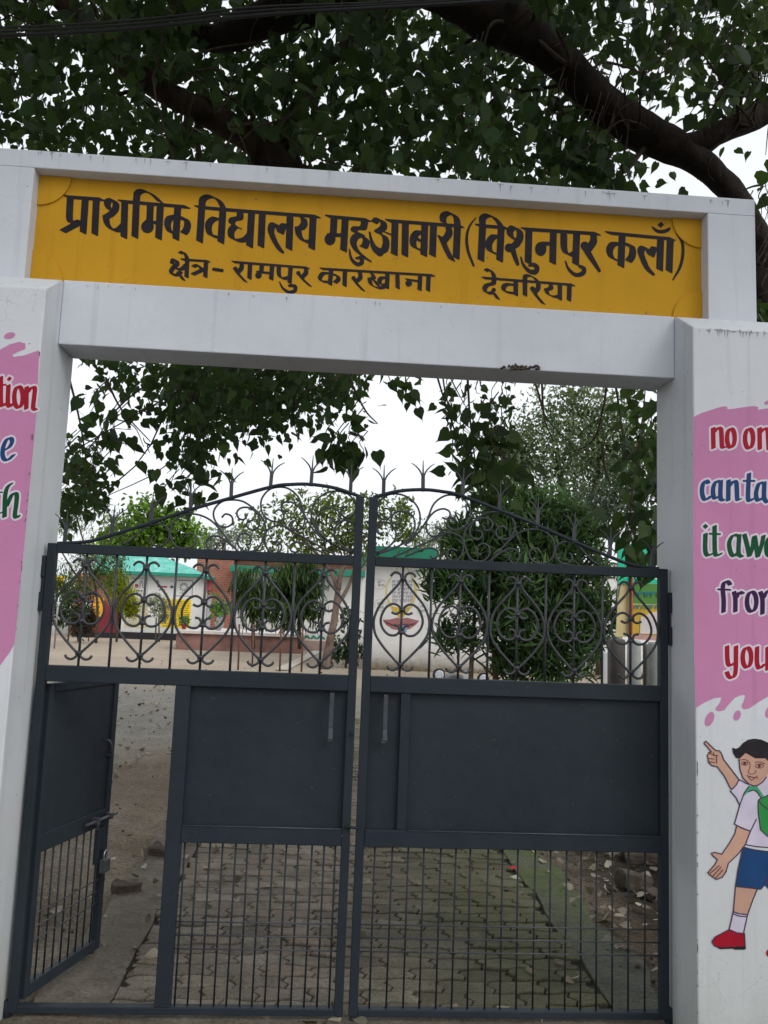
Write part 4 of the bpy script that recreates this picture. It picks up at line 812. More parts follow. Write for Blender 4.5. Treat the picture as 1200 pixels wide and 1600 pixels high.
for k, p in enumerate(PP):
    for c in p[2][:: max(1, len(p[2]) // (60 if k < 5 else 24))]:
        q = .45 if k < 5 else .22; d = rng.normal(scale=.2 * q, size=3); pet.tube(smooth([c - off + d + [0, 0, -.2 * q], c - off + [0, 0, .05 * q], c - off + [d[1], -d[0], .35 * q], c - off + [d[1] + .06, .05 - d[0], .8 * q]], 4), [.0022, .0045], 5)
tag(pet.build('twig_tangle', M['twig'], PT), kind='stuff')

cab = simple('black_cable', (.02, .02, .022), .5)
for k, (dv, r, yy, lab) in enumerate(((0, .010, .75, 'thick black overhead cable crossing the canopy, lowest of three'), (-7, .006, .8, 'thin black overhead cable, middle of the three crossing the canopy'), (-13, .0055, .7, 'thin black overhead cable crossing the canopy, highest of three'))):
    m = MB(); m.tube(smooth([pt(u, v + dv + (k * 2 if u > 400 else 0), yy) for u, v in ((-420, 70), (-150, 62), (0, 56), (200, 45), (400, 24), (560, 14), (700, 6), (950, -12), (1300, -45))], 8), r, 8)
    tag(m.build('overhead_cable', cab), lab, 'cable', 'overhead cables')

# ------------------------------------------------------------------ buildings across the yard
W_far = masonry('far_white_wash', (.72, .72, .71)); maroon = simple('maroon_wall_paint', (.20, .022, .032), .85, .2, 1.2, .2)
_t = NT('teal_roof_paint'); _t.col(_t.mix(_t.ramp(_t.noise(3, 7, .7, (1, .5, 1)), [(.45, (0, 0, 0)), (.7, (.8, .8, .8))]), (.085, .42, .34), (.33, .62, .55))); _t.b.inputs['Roughness'].default_value = .8; teal = _t.m; tealtrim = simple('teal_trim', (.018, .24, .17), .7)
greentrim = simple('green_trim', (.015, .20, .12), .7); creamp = simple('cream_panel', (.55, .50, .27), .8); yel = simple('yellow_panel', (.78, .55, .01), .8); orange = simple('orange_panel', (.72, .36, .015), .8)
ink = simple('faded_ink', (.10, .095, .10), .8, .2, 20, 0); softink = simple('soft_ink', (.33, .33, .36), .8, .2, 20, 0); redink = simple('red_ink', (.42, .03, .07), .8); darkp = simple('tar_plinth', (.016, .014, .016), .8)
def brickmat():
    t = NT('red_brickwork'); br = t.n('TexBrick'); mp = t.n('Mapping'); mp.inputs['Rotation'].default_value = (R(90), 0, 0); t.l(t.tc.outputs['Object'], mp.inputs['Vector']); t.l(mp.outputs[0], br.inputs['Vector'])
    for k, v in (('Scale', 1.0), ('Mortar Size', .012), ('Brick Width', .24), ('Row Height', .085)): br.inputs[k].default_value = v
    br.inputs['Color1'].default_value = (.27, .06, .035, 1); br.inputs['Color2'].default_value = (.36, .10, .055, 1); br.inputs['Mortar'].default_value = (.33, .25, .20, 1)
    t.col(t.mix(t.ramp(t.noise(1.5, 7), [(.45, (0, 0, 0)), (.7, (.5, .5, .5))]), br.outputs['Color'], (.20, .055, .04))); t.b.inputs['Roughness'].default_value = .9; return t.m
brick = brickmat()
def blk(m, u0, u1, v0, v1, Y, depth, k=0, zmin=None):        # box whose front face lies on y = Y
    a, b = pt(u0, v1, Y), pt(u1, v0, Y); um = (u0 + u1) / 2; m.box(min(a[0], b[0]), max(a[0], b[0]), Y, Y + depth, pt(um, v1, Y)[2] if zmin is None else zmin, pt(um, v0, Y)[2], k)
def scrib(rows, u0, u1, r=.35, step=5):                      # worn lines of painted writing too small to read
    sh = []
    for v in rows:
        u = u0
        while u < u1 - 2:
            l = random.uniform(.6, 1.4) * step; e = min(u + l, u1); sh += line([(u, v - r), (e, v - r)], r * .7)
            x = u + .4
            while x < e: sh += line([(x, v - r), (x + random.uniform(-.6, .6), v + 2.6 * r)], r * .75); x += random.uniform(1.1, 2.2) * r * 2
            u = e + 1.2 * r * 2
    return sh
Y1 = 33.0
CB = thing('classroom', 'white classroom with a teal hipped roof and painted notices', 'building', pt(250, 992, Y1 + 3))
CB.location = (0, 0, 0)
m = MB(); blk(m, 188, 305, 892, 990, Y1, 6, 0, 0); m.build('wall', W_far, CB)
a, b = pt(146, 895, Y1 - .5), pt(313, 897, Y1 - .5); e0, e1 = pt(146, 890, Y1 - .5), pt(313, 890.5, Y1 - .5); zr = pt(225, 868, 36)[2]; zt = e0[2]; zb = a[2]
m = MB(); m.box(a[0], b[0], Y1 - .5, Y1 + 6.5, zb, zt, 1); rx0, rx1 = pt(192, 868, 36)[0] - 1.2, pt(253, 868, 36)[0]
v8 = [(a[0], Y1 - .5, zt), (b[0], Y1 - .5, zt), (b[0], Y1 + 6.5, zt), (a[0], Y1 + 6.5, zt), (rx0, 36, zr), (rx1, 36, zr)]
for q in ((0, 1, 5, 4), (1, 2, 5), (2, 3, 4, 5), (3, 0, 4)): m.poly([v8[i] for i in q])
m.build('roof', [teal, tealtrim], CB)
m = MB(); blk(m, 186, 300, 989, 1001, Y1 - .06, .05, 0); m.build('dark_skirting', darkp, CB)
m = MB(); blk(m, 194, 232, 935.5, 980.5, Y1 - .012, .02); o = m.build('wall_notice', creamp, CB); paint('writing', scrib([939 + 3.4 * k for k in range(12)], 196, 230, .42, 4), Y1 - .016, softink, o, .4)
m = MB(); blk(m, 250.5, 299, 936, 980.5, Y1 - .012, .02); o = m.build('wall_notice', yel, CB); paint('writing', scrib([940 + 3.4 * k for k in range(12)], 254, 296, .42, 4), Y1 - .016, simple('brown_ink', (.30, .20, .02), .8), o, .4)
fr_ = line([(201, 903.5), (230, 904), (230, 928), (201, 928), (201, 903.5)], .3, 1) + line([(274, 906.5), (301, 907.5), (300, 931.5), (274, 931), (274, 906.5)], .5, 1)
for k in range(10):
    t = k * .628; fr_ += rnd([(287.3 + 3.4 * math.cos(t), 917.5 + 3.4 * math.sin(t), .4), (287.3 + 6 * math.cos(t), 917.5 + 6 * math.sin(t), 1.0)])
fr_ += scrib([923], 210, 224, .7, 4) + scrib([926.5], 281, 294, .35, 4) + poly(ell(245.5, 909, 2.5, 2.8)) + poly(ell(268.5, 917, 3, 2.2)) + line([(241, 906), (247, 908), (248, 912)], .5) + line([(266, 909), (270, 907)], .4) + scrib([921.5], 248, 260, .4, 4)
EM = []
EM.append((fr_, Y1 - .006, ink, .4))
EM.append((poly(ell(213.5, 915.5, 3, 3.2)) + poly([(246, 915.3), (261, 915.8), (261, 918.4), (246, 917.8)]), Y1 - .0065, redink, .4))
EM.append((line([(218.5, 918.5), (219, 911), (222, 908.5), (223, 918)], 1.1), Y1 - .0065, softink, .4))
layered('wall_emblem', EM, CB)
RW = thing('red_storeroom', 'low maroon and brick storeroom beside the white classroom', 'building')
m = MB(); blk(m, 110, 187.5, 896, 1000, Y1 + .15, 5, 0, 0); m.build('wall', brick, RW)
m = MB(); blk(m, 120, 187, 938, 998, Y1 + .10, .045, 0); m.build('painted_dado', maroon, RW)
m = MB(); blk(m, 144, 163, 933.5, 963.5, Y1 + .06, .03); o = m.build('wall_notice', orange, RW); paint('writing', scrib([937, 941, 948, 951.5, 955, 958.5], 146, 156, .5, 3), Y1 + .055, ink, o, .4)
m = MB(); blk(m, 130, 142.5, 941, 951.5, Y1 + .06, .03); m.build('white_notice', W_far, RW)
m = MB(); blk(m, 112, 186, 988, 1000, Y1 + .02, .05); m.build('dark_skirting', darkp, RW)
m = MB(); blk(m, 85, 101, 900, 915, 24, .03); o = m.build('notice_plate', simple('bright_yellow', (.8, .58, .01), .7)); tag(o, 'small yellow notice plate in the leaves at the far left of the yard', 'notice'); paint('writing', scrib([904, 909], 88, 100, .7, 5), 23.99, simple('red_brown_ink', (.28, .10, .02), .8), o, .4)
m = MB(); p = pt(93, 915, 24.05); m.tube([(p[0], 24.06, -.1), (p[0], 24.06, p[2] + .2)], .03, 8); m.build('plate_post', M['steel'], o)
m = MB(); blk(m, -60, 112, 952, 1000, 35, .25, 0, -.1); tag(m.build('compound_wall', W_far), 'low white compound wall behind the shrubs at far left', 'wall')
# brick veranda building
Y2 = 37.0
BB = thing('brick_building', 'long red brick school building with green sunshade and veranda', 'building')
m = MB(); blk(m, 300, 366, 866, 1000, Y2, 8, 0, 0); m.build('wall', brick, BB)
m = MB(); blk(m, 366, 572, 897, 1000, Y2 + .4, 8, 0, 0); m.build('veranda_wall', W_far, BB)
m = MB(); blk(m, 366, 572, 871, 888, Y2 + .35, 7.5, 0); m.build('upper_wall', brick, BB)
m = MB(); blk(m, 359, 572, 887, 896.5, Y2 - .9, 2.2, 0); m.build('sunshade', greentrim, BB)
m = MB(); blk(m, 297, 572, 867, 871, Y2 - .15, 8.5, 0); m.build('roof_slab', W_far, BB)
m = MB(); blk(m, 302.5, 330, 902, 922, Y2 - .5, .5, 0); m.build('door_hood', simple('pink_hood', (.42, .09, .12), .8), BB)
m = MB(); blk(m, 310, 330, 922.5, 928, Y2 - .1, .08); m.build('door_lintel', simple('ochre_band', (.33, .25, .14), .8), BB)
m = MB(); blk(m, 305, 312, 923, 990, Y2 - .45, .35); m.build('veranda_column', maroon, BB)
m = MB(); blk(m, 312.5, 331, 929, 990, Y2 - .05, .06); d = m.build('door', simple('grey_door', (.42, .43, .45), .6), BB); m = MB(); blk(m, 321, 321.6, 930, 990, Y2 - .06, .02); m.build('door_joint', ink, d)
m = MB(); blk(m, 337, 352, 940, 985, Y2 - .05, .06); m.build('window', simple('grey_window', (.30, .32, .34), .5), BB)
PLT = thing('raised_platform', 'low plum coloured platform with a white top slab across the yard', 'platform')
m = MB(); blk(m, 274, 471, 992.5, 1015, 26, 4, 0, -.02); m.build('platform_wall', simple('faded_plum_plaster', (.235, .125, .105), .9, .35, 2.2, .3), PLT)
m = MB(); blk(m, 272, 473, 988, 992.5, 25.9, 4.2, 0); m.build('top_slab', simple('slab_white', (.60, .56, .53), .85), PLT)
m = MB(); blk(m, 474, 512, 980, 1001, 30, .2, 0, 0); o = m.build('painted_low_wall', W_far); tag(o, 'low white wall with green painted waves right of the platform', 'wall')
paint('green_wave', line([(475, 998), (480, 994), (485, 999), (490, 994), (495, 999), (500, 994), (507, 998)], 1.6), 29.99, greentrim, o, .5)
m = MB(); blk(m, 464, 512, 1001, 1008, 28.5, 1.5, 0, 0); tag(m.build('step', simple('step_plaster', (.40, .30, .26), .9)), 'low plaster step below the green waved wall', 'step')
# mural building
Y3 = 19.4
MBD = thing('mural_building', 'white flat-roofed building with a painted mural of lips and text', 'building')
def muralwall():
    t = NT('mural_wall'); sx = t.n('SeparateXYZ'); t.l(t.tc.outputs['Object'], sx.inputs[0]); c = t.ramp(t.noise(1.2, 7), [(.3, (.68, .67, .65)), (.7, (.75, .74, .73))])
    h = t.math('ADD', sx.outputs[2], t.math('MULTIPLY', t.noise(2.5, 7, .7), .55)); g_ = t.ramp(h, [(.32, (1, 1, 1)), (.62, (.35, .35, .35)), (1, (0, 0, 0))])
    c = t.mix(g_, c, t.ramp(t.noise(6, 7, .7), [(.35, (.09, .075, .04)), (.7, (.24, .19, .12))])); t.col(c); t.b.inputs['Roughness'].default_value = .9; t.bump(t.noise(20, 5), .3, .02); return t.m
a, b = pt(577, 1047, Y3), pt(1010, 873, Y3); zt = pt(600, 874, Y3)[2]
m = MB(); m.box(a[0], b[0] + 2, Y3, Y3 + 6, -.02, zt); m.build('wall', muralwall(), MBD)
m = MB(); m.box(a[0] - .18, a[0] + 1.72, Y3 - .45, Y3 + 6.3, pt(600, 870, Y3 - .45)[2], pt(600, 853.5, Y3 - .45)[2]); m.build('roof_fascia', greentrim, MBD)
m = MB(); m.box(a[0] - .1, b[0] + 2, Y3 - .05, Y3 + 6.1, zt, zt + .12); m.build('roof_slab', W_far, MBD)
f = cv(575, 880, 9.23); goblet = simple('goblet_yellow', (.62, .52, .22), .8); gold = simple('goblet_gold', (.58, .40, .05), .8); lip = simple('lip_pink', (.34, .15, .15), .8); lip2 = simple('lip_dark', (.16, .045, .05), .8); bl = simple('pale_blue', (.20, .36, .55), .8)
ML = []
ML.append((rnd(f((440, 60, 5), (330, 210, 9), (270, 350, 14), (270, 470, 16), (310, 580, 20), (370, 670, 26))) + rnd(f((560, 60, 8), (640, 210, 16), (685, 350, 22), (670, 480, 24), (620, 620, 22))), Y3 - .004, goblet, .5))
ML.append((poly(f((330, 625), (480, 640), (640, 625), (560, 720), (500, 790), (450, 790), (390, 700))), Y3 - .006, gold, .5))
ML.append((poly(f((210, 815), (320, 810), (420, 785), (470, 800), (560, 785), (680, 815), (740, 830), (690, 890), (600, 950), (480, 975), (350, 950), (260, 890))), Y3 - .004, lip, .5))
ML.append((poly(f((212, 815), (280, 850), (350, 880), (430, 880), (500, 870), (600, 880), (700, 850), (650, 900), (560, 905), (450, 900), (350, 905), (260, 870))), Y3 - .006, lip2, .5))
ML.append((poly(f((450, 905), (560, 890), (560, 990), (480, 1010), (440, 960))), Y3 - .008, bl, .5))
ML.append((scrib([880 + v / 9.23 for v in (262, 315, 368, 425, 480, 535)], 575 + 355 / 9.23, 575 + 640 / 9.23, .95, 8) + scrib([909, 914], 591, 600, .8, 5) + scrib([942.5, 948.5], 590, 599, .8, 5) + scrib([886, 892], 648, 657, .7, 5) + scrib([947.5, 954], 657, 665, .7, 5) + scrib([951], 628, 640, .8, 5), Y3 - .008, softink, .4))
rings = []
for cx, cy, rx, ry in ((593, 912.5, 10, 8), (594.5, 945, 9, 9), (652, 889, 9, 8), (661, 952, 8, 12)): P = ell(cx, cy, rx, ry); rings += line(P + P[:1], .3, 1)
ML.append((rings, Y3 - .0095, simple('ring_grey', (.45, .45, .42), .8), .4))
layered('painted_mural', ML, MBD)
# board and posts to the right
NB = thing('hoarding', 'green and yellow painted hoarding half hidden by the right gate pillar', 'hoarding')
Y5 = 8.0; bright = simple('hoarding_green', (.012, .52, .30), .5); midg = simple('hoarding_leaf_green', (.07, .23, .035), .5); yg = simple('hoarding_yellow', (.55, .36, .03), .5)
def brd(name, P, Y, mat, par=NB, d=.02):
    a = [pt(u, v, Y) for u, v in P]; m = MB(); m.poly(a[::-1]); m.poly([q + np.array([0, d, 0]) for q in a])
    for k in range(len(a)): q, r = a[k], a[(k + 1) % len(a)]; m.poly([q, r, r + [0, d, 0], q + [0, d, 0]])
    return m.build(name, mat, par)
brd('top_panel', [(966, 905), (966, 858), (975, 850), (1005, 848), (1022, 853), (1024, 866), (1024, 905), (1060, 905), (1060, 912), (966, 912)], Y5, bright)
brd('middle_panel', [(989, 912.2), (1060, 912.2), (1060, 946), (989, 943)], Y5, midg); brd('lower_panel', [(989, 943.2), (1060, 946.2), (1060, 1003), (984, 993)], Y5, yg)
brd('orange_edge', [(984, 900), (989.5, 902), (988.5, 992), (984, 992)], Y5 - .03, simple('orange_edge', (.55, .10, .02), .6)); brd('cream_edge', [(972, 905), (983.5, 903), (983.5, 995), (962, 995), (966, 940)], Y5 + .03, simple('cream_edge', (.62, .52, .26), .7)) 
brd('white_shape', [(1001, 965), (1012, 960), (1026, 956), (1060, 952), (1060, 992), (1000, 990)], Y5 - .012, simple('white_shape', (.62, .56, .54), .7)); brd('pink_edge', [(984, 995), (1000, 991), (1060, 998), (1060, 1003), (992, 999)], Y5 - .04, simple('pink_ledge', (.50, .30, .25), .7))
paint('writing', scrib([927], 992, 1034, 1.5, 14) + scrib([947.5], 991, 1034, 1.3, 14), Y5 - .02, simple('teal_ink', (.01, .17, .20), .6), NB, .5)
paint('green_mark', poly([(994, 903), (1005, 908), (1015, 904), (1015, 911), (994, 911)]), Y5 - .02, simple('deep_green', (.008, .10, .06), .6), NB, .5)
m = MB()
for u in (968, 1040): p = pt(u, 990, Y5 + .1); m.box(p[0] - .03, p[0] + .03, Y5 + .07, Y5 + .13, -.1, pt(u, 858, Y5 + .1)[2])
m.build('support_post', M['steel'], NB)
conc = simple('weathered_concrete', (.30, .31, .29), .9, .25, 3, .4, 40)
for k, (u0, u1, vt, Yp, cc, lab) in enumerate(((953.5, 983, 998, 7.2, simple('dark_post', (.085, .075, .07), .9, .2, 4), 'dark wooden post, leftmost of those under the hoarding'), (984, 1005, 1000, 6.9, conc, 'pale round-topped concrete post between a dark post and a slim plank'), (1006, 1016, 1006, 7.3, simple('grey_plank', (.12, .12, .105), .9, .2, 4), 'slim dark plank between two pale concrete posts'), (1017, 1040, 1003, 7.0, conc, 'pale concrete post nearest the right gate pillar'))):
    p, q = pt(u0, vt, Yp), pt(u1, vt, Yp); m = MB(); r = (q[0] - p[0]) / 2; m.lathe([(r, -.1), (r * 1.0, p[2] - .03), (r * .93, p[2] - .008), (r * .7, p[2])], 14 if k in (1, 3) else 4, 0, Matrix.Translation(((p[0] + q[0]) / 2, Yp + r, 0)) @ Matrix.Rotation(R(45), 4, 'Z'))
    tag(m.build('fence_post', cc), lab, 'post', 'posts below the hoarding')
p, q = pt(945, 1022, 9.0), pt(956, 1070, 9.0); m = MB(); m.box(p[0], q[0], 9, 9.15, -.05, p[2] + .02); tag(m.build('low_white_wall', W_far), 'short white wall between the dark bush and the posts', 'wall')

# ------------------------------------------------------------------ yard trees and shrubs
def crown_pts(ells, cov, leafpx, wpx, Y, clump=.20, per=12, gap=.30):
    pos = []
    for e in ells:
        u, v, ru, rv = e[:4]; Yc = Y + (e[4] if len(e) > 4 else 0); s = pxm(Yc); n = int(cov * math.pi * ru * rv / (leafpx * wpx * .55)); nc = max(3, n // per)
        d = unit(rng.normal(size=(nc, 3))) * (rng.uniform(0, 1, (nc, 1)) ** .42); c = pt(u, v, Yc) + d * np.array([ru * s, .8 * min(ru, rv * 1.3) * s, rv * s])
        c = np.array([q for q in c if noise.noise(Vector(q * (14 * pxm(20) / (min(ru, rv) * s * .55)) * .25)) < gap]); nc = len(c)
        if not nc: continue
        pos.append(np.repeat(c, per, 0) + rng.normal(scale=clump * min(ru, rv) * s, size=(nc * per, 3)))
    return np.concatenate(pos)
def plant(name, label, cat, base, Y, ells, leafpx, kind, cols, wood, cov=2.2, droop=.5, trans=.35, wpx=None, group=None, clump=.2, tb=None, bark=None, gap=.30):
    b = pt(base[0], base[1], Y); b[2] = 0; T = thing(name, label, cat, b, 0, group); wpx = wpx or leafpx * {'lens': .4, 'narrow': .17, 'broad': .6, 'heart': .75}[kind]
    pos = crown_pts(ells, cov, leafpx, wpx, Y, clump, 12, gap) - b; s = pxm(Y); pos[:, 2] = np.maximum(pos[:, 2], .05)
    leaves('crown' if cat == 'tree' else 'foliage', pos, leafpx * s * rng.uniform(.7, 1.25, len(pos)), kind, leafmat(name + '_leaf', cols, trans), T, droop)
    m = MB()
    for path, rad in wood:
        P = [pt(u, v, Y + (dy[0] if dy else 0)) - b for u, v, *dy in path]
        if len(P) == 2: P = [P[0], (P[0] + P[1]) / 2, P[1]]
        m.tube(smooth(P, 4), [r * s for r in rad], 8, 0, True, .08)
    m.build('trunk' if cat == 'tree' else 'stem', bark or M['twig'], T); return T
tb = barkmat('pale_bark', (.10, .07, .055), (.30, .22, .18), .6)
plant('broadleaf_tree', 'bright green rounded tree rising behind the teal roof', 'tree', (240, 985), 46, [(215, 838, 52, 36), (270, 838, 52, 34), (240, 812, 52, 36), (180, 850, 35, 30), (300, 852, 28, 22)], 8.5, 'broad', [(.05, .12, .012), (.10, .22, .018), (.17, .32, .03), (.25, .40, .05)], [([(240, 990), (240, 900), (235, 850)], [6, 5, 3])], 4.5, .3, .4)
plant('feathery_tree', 'loose olive green tree at the far left behind the hinge post', 'tree', (150, 1000), 17, [(115, 860, 42, 50), (160, 830, 36, 44), (95, 910, 22, 40), (150, 890, 44, 30), (105, 800, 30, 40), (182, 872, 26, 18)], 8, 'narrow', [(.05, .085, .02), (.09, .14, .035), (.14, .20, .06)], [([(150, 1005), (152, 940), (140, 880), (120, 810)], [2.2, 2, 1.6, 1]), ([(148, 930), (120, 900), (95, 860)], [2, 1.5, 1]), ([(146, 900), (170, 860), (175, 820)], [2, 1.5, 1])], 1.5, .6, .4)
plant('dark_shrub', 'dark leafy shrub on a thin stem below the yellow plate', 'shrub', (104, 1005), 25, [(108, 945, 26, 26), (125, 925, 20, 22), (92, 958, 16, 20)], 7, 'lens', [(.012, .028, .014), (.025, .05, .02), (.045, .075, .03)], [([(106, 1005), (110, 960)], [1.5, 1])], 2.4, .5, .2)
plant('maroon_shrub', 'rounded dark maroon shrub before the red storeroom', 'shrub', (122, 1003), 28, [(128, 972, 22, 20), (138, 962, 16, 14)], 5, 'lens', [(.02, .012, .010), (.045, .02, .015), (.035, .04, .015)], [([(123, 1003), (126, 980)], [2.5, 2])], 6, .3, .15)
plant('golden_conifer', 'yellow-green feathery conifer standing before the white classroom', 'shrub', (185, 1000), 28, [(188, 925, 20, 24), (196, 945, 17, 20), (180, 908, 12, 18), (205, 955, 10, 10)], 7, 'narrow', [(.14, .19, .012), (.30, .35, .018), (.45, .45, .03)], [([(182, 1003), (185, 960), (188, 930)], [2, 1.6, 1])], 5.5, -.5, .4)
plant('variegated_topiary', 'small round cream and green topiary on thin stems', 'shrub', (246, 1003), 29, [(248, 950, 17, 20), (240, 938, 10, 10), (255, 962, 10, 10)], 4.6, 'lens', [(.05, .08, .03), (.30, .33, .20), (.50, .52, .38)], [([(243, 1003), (244, 965)], [1.2, 1]), ([(249, 1003), (248, 965)], [1.2, 1])], 2.4, .2, .3)
plant('airy_tree', 'airy yellow-green tree with a forked leaning trunk in mid yard', 'tree', (511, 1045), 19, [(440, 822, 70, 40), (500, 800, 60, 40), (545, 812, 44, 46), (610, 812, 40, 44), (480, 850, 80, 26), (560, 850, 60, 26), (410, 858, 46, 18), (640, 828, 22, 30), (580, 780, 26, 20), (470, 775, 20, 12), (630, 790, 16, 18)], 9, 'lens', [(.05, .085, .016), (.10, .15, .025), (.17, .22, .045), (.25, .28, .08)],
      [([(507, 1048), (514, 1010), (522, 970), (526, 940), (528, 920)], [8, 6.5, 5.5, 5, 4]), ([(528, 922), (535, 890), (560, 850), (600, 815)], [4.5, 3.5, 2.4, 1]), ([(528, 925), (515, 890), (480, 850), (440, 820)], [4, 3, 2.2, 1]), ([(524, 950), (545, 915), (556, 870), (548, 810)], [3.6, 2.8, 2, .8]), ([(512, 885), (505, 830), (500, 780)], [2, 1.4, .6])], 1.5, .5, .4, bark=tb)
for (u, v, ru, rv, dy, lab) in ((392, 932, 42, 50, 0, 'weeping narrow-leaved tree, left one of the pair before the platform'), (464, 922, 46, 68, .6, 'weeping narrow-leaved tree, right one of the pair before the platform')):
    plant('weeping_tree', lab, 'tree', (u + 4, 1012), 23 + dy, [(u, v - rv * .45, ru * .75, rv * .5), (u - ru * .4, v + rv * .2, ru * .5, rv * .62), (u + ru * .4, v + rv * .15, ru * .55, rv * .7), (u, v, ru * .7, rv * .7)], 15, 'narrow', [(.014, .036, .014), (.03, .07, .024), (.055, .105, .036), (.15, .21, .03)], [([(u + 4, 1014), (u + 3, 960), (u, v - rv * .5)], [3, 2.6, 1.5])], 4.0, 1.6, .3, group='weeping trees before the platform')
plant('dark_shrub', 'dark leafy shrub at the foot of the leaning trunk', 'shrub', (540, 1045), 19.6, [(545, 985, 20, 40), (555, 1010, 16, 30), (530, 1020, 14, 22)], 9, 'lens', [(.014, .032, .016), (.03, .06, .03), (.05, .09, .05)], [([(540, 1046), (544, 1000)], [2, 1.4]), ([(548, 1046), (552, 1000)], [2, 1.4])], 2.6, .6, .2)
plant('oleander_bush', 'large dark oleander bush with narrow leaves before the mural building', 'bush', (800, 1075), 14.5, [(800, 915, 105, 90), (770, 830, 50, 52), (850, 825, 66, 56), (890, 905, 62, 86), (740, 900, 46, 50), (720, 850, 30, 34), (820, 985, 85, 52), (690, 915, 34, 26), (710, 1000, 40, 22), (915, 985, 38, 56), (950, 960, 26, 30), (855, 1035, 80, 42), (790, 1045, 30, 30), (835, 790, 40, 22), (770, 785, 26, 20), (905, 830, 30, 40), (680, 930, 24, 16)], 24, 'narrow', [(.012, .030, .013), (.028, .062, .023), (.052, .110, .034), (.11, .19, .055)],
      [([(735, 1080), (738, 1010), (745, 920)], [4, 3.4, 2]), ([(775, 1080), (772, 1010), (768, 900)], [5, 4, 2]), ([(820, 1080), (815, 1000), (830, 880)], [5, 4, 2]), ([(860, 1080), (862, 1000), (880, 880)], [5, 4, 2]), ([(700, 1000), (755, 1040), (790, 1078)], [1, 1.6, 2]), ([(780, 1020), (740, 940), (690, 915)], [2, 1.5, .8])], 4.4, -.5, .28, clump=.20, wpx=3.4, gap=2)
plant('croton_bush', 'yellow-green croton topping the oleander bush on its left side', 'bush', (800, 1075), 17, [(800, 790, 26, 34), (822, 772, 16, 24), (780, 810, 18, 20)], 15, 'lens', [(.10, .16, .02), (.22, .28, .03), (.40, .34, .06), (.34, .16, .06)], [([(800, 1078), (800, 900), (802, 800)], [4, 3, 1.5])], 1.6, -.3, .4)
plant('grey_green_tree', 'tall pale grey-green tree beyond the oleander bush', 'tree', (880, 1020), 24, [(850, 700, 90, 70), (910, 650, 84, 50), (800, 755, 66, 46), (925, 745, 80, 70), (870, 622, 58, 26), (840, 640, 46, 30), (960, 690, 60, 80), (760, 790, 44, 46), (800, 700, 50, 40)], 8.5, 'lens', [(.055, .085, .035), (.10, .145, .06), (.16, .21, .105), (.24, .29, .17)], [([(880, 1030), (885, 850), (870, 700)], [12, 9, 4]), ([(884, 860), (930, 760), (940, 660)], [6, 4, 2]), ([(880, 820), (820, 740), (800, 700)], [5, 3, 1.5])], 2.3, .5, .4)
plant('small_leaf_tree', 'dusky small-leaved tree between the pale tree and the right pillar', 'tree', (935, 1050), 19, [(920, 800, 56, 52), (975, 780, 46, 70), (945, 850, 52, 34)], 7.5, 'lens', [(.020, .036, .024), (.04, .06, .04), (.085, .11, .075)], [([(935, 1055), (935, 900), (925, 800)], [5, 4, 2])], 2.2, .5, .25)
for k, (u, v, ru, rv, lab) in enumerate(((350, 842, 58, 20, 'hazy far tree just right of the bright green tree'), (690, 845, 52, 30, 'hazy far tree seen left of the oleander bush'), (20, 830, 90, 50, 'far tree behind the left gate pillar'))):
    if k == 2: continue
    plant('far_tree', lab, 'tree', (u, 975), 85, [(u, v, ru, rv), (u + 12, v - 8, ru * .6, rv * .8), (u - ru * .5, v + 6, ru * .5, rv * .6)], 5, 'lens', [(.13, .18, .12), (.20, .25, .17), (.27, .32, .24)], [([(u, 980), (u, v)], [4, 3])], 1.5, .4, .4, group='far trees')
nb = 9000; bx_ = rng.uniform(-150, 150, nb); tb_ = np.stack([bx_, rng.uniform(112, 128, nb), rng.uniform(0, 1, nb) ** .8 * np.array([4.6 + 2.2 * noise.noise(Vector((x * .09, 0, 0))) + 1.2 * noise.noise(Vector((x * .4, 3, 0))) for x in bx_])], 1)
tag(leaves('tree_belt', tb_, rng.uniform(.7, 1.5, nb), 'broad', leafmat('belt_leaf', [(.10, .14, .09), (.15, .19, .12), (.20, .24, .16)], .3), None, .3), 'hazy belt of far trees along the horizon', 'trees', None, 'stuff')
for u, v, Y, lab in ((341, 968, 27.2, 'leafy bright green potted plant on the platform beside the door'), (287, 968, 27.0, 'red pot with a small sprig at the left end of the platform')):
    T = thing('potted_plant', lab, 'plant', (pt(u, 985, Y)[0], Y, pt(372, 988, 26)[2]), 0, 'pots on the platform'); s = pxm(Y); r_ = (6 if u > 300 else 4) * s
    m = MB(); m.lathe([(r_ * .7, 0), (r_, r_ * 1.9), (r_ * 1.1, r_ * 1.9), (r_ * 1.1, r_ * 2.1), (r_ * .85, r_ * 2.1)], 14); m.build('pot', simple('pot_red' if u < 300 else 'pot_grey', (.42, .05, .06) if u < 300 else (.45, .45, .43), .7), T)
    n_ = 160; pos = rng.normal(scale=1, size=(n_, 3)) * np.array([7, 6, 9] if u > 300 else [4, 4, 3]) * s + np.array([0, 0, r_ * 2.1 + (22 if u > 300 else 6) * s]); leaves('foliage', pos, rng.uniform(5, 9, n_) * s * (1 if u > 300 else .6), 'broad', leafmat('potted_leaf', [(.05, .14, .02), (.10, .24, .03), (.18, .33, .06)], .4), T, .2)
stk = simple('rusty_stake', (.13, .065, .045), .9, .3, 10, .3)
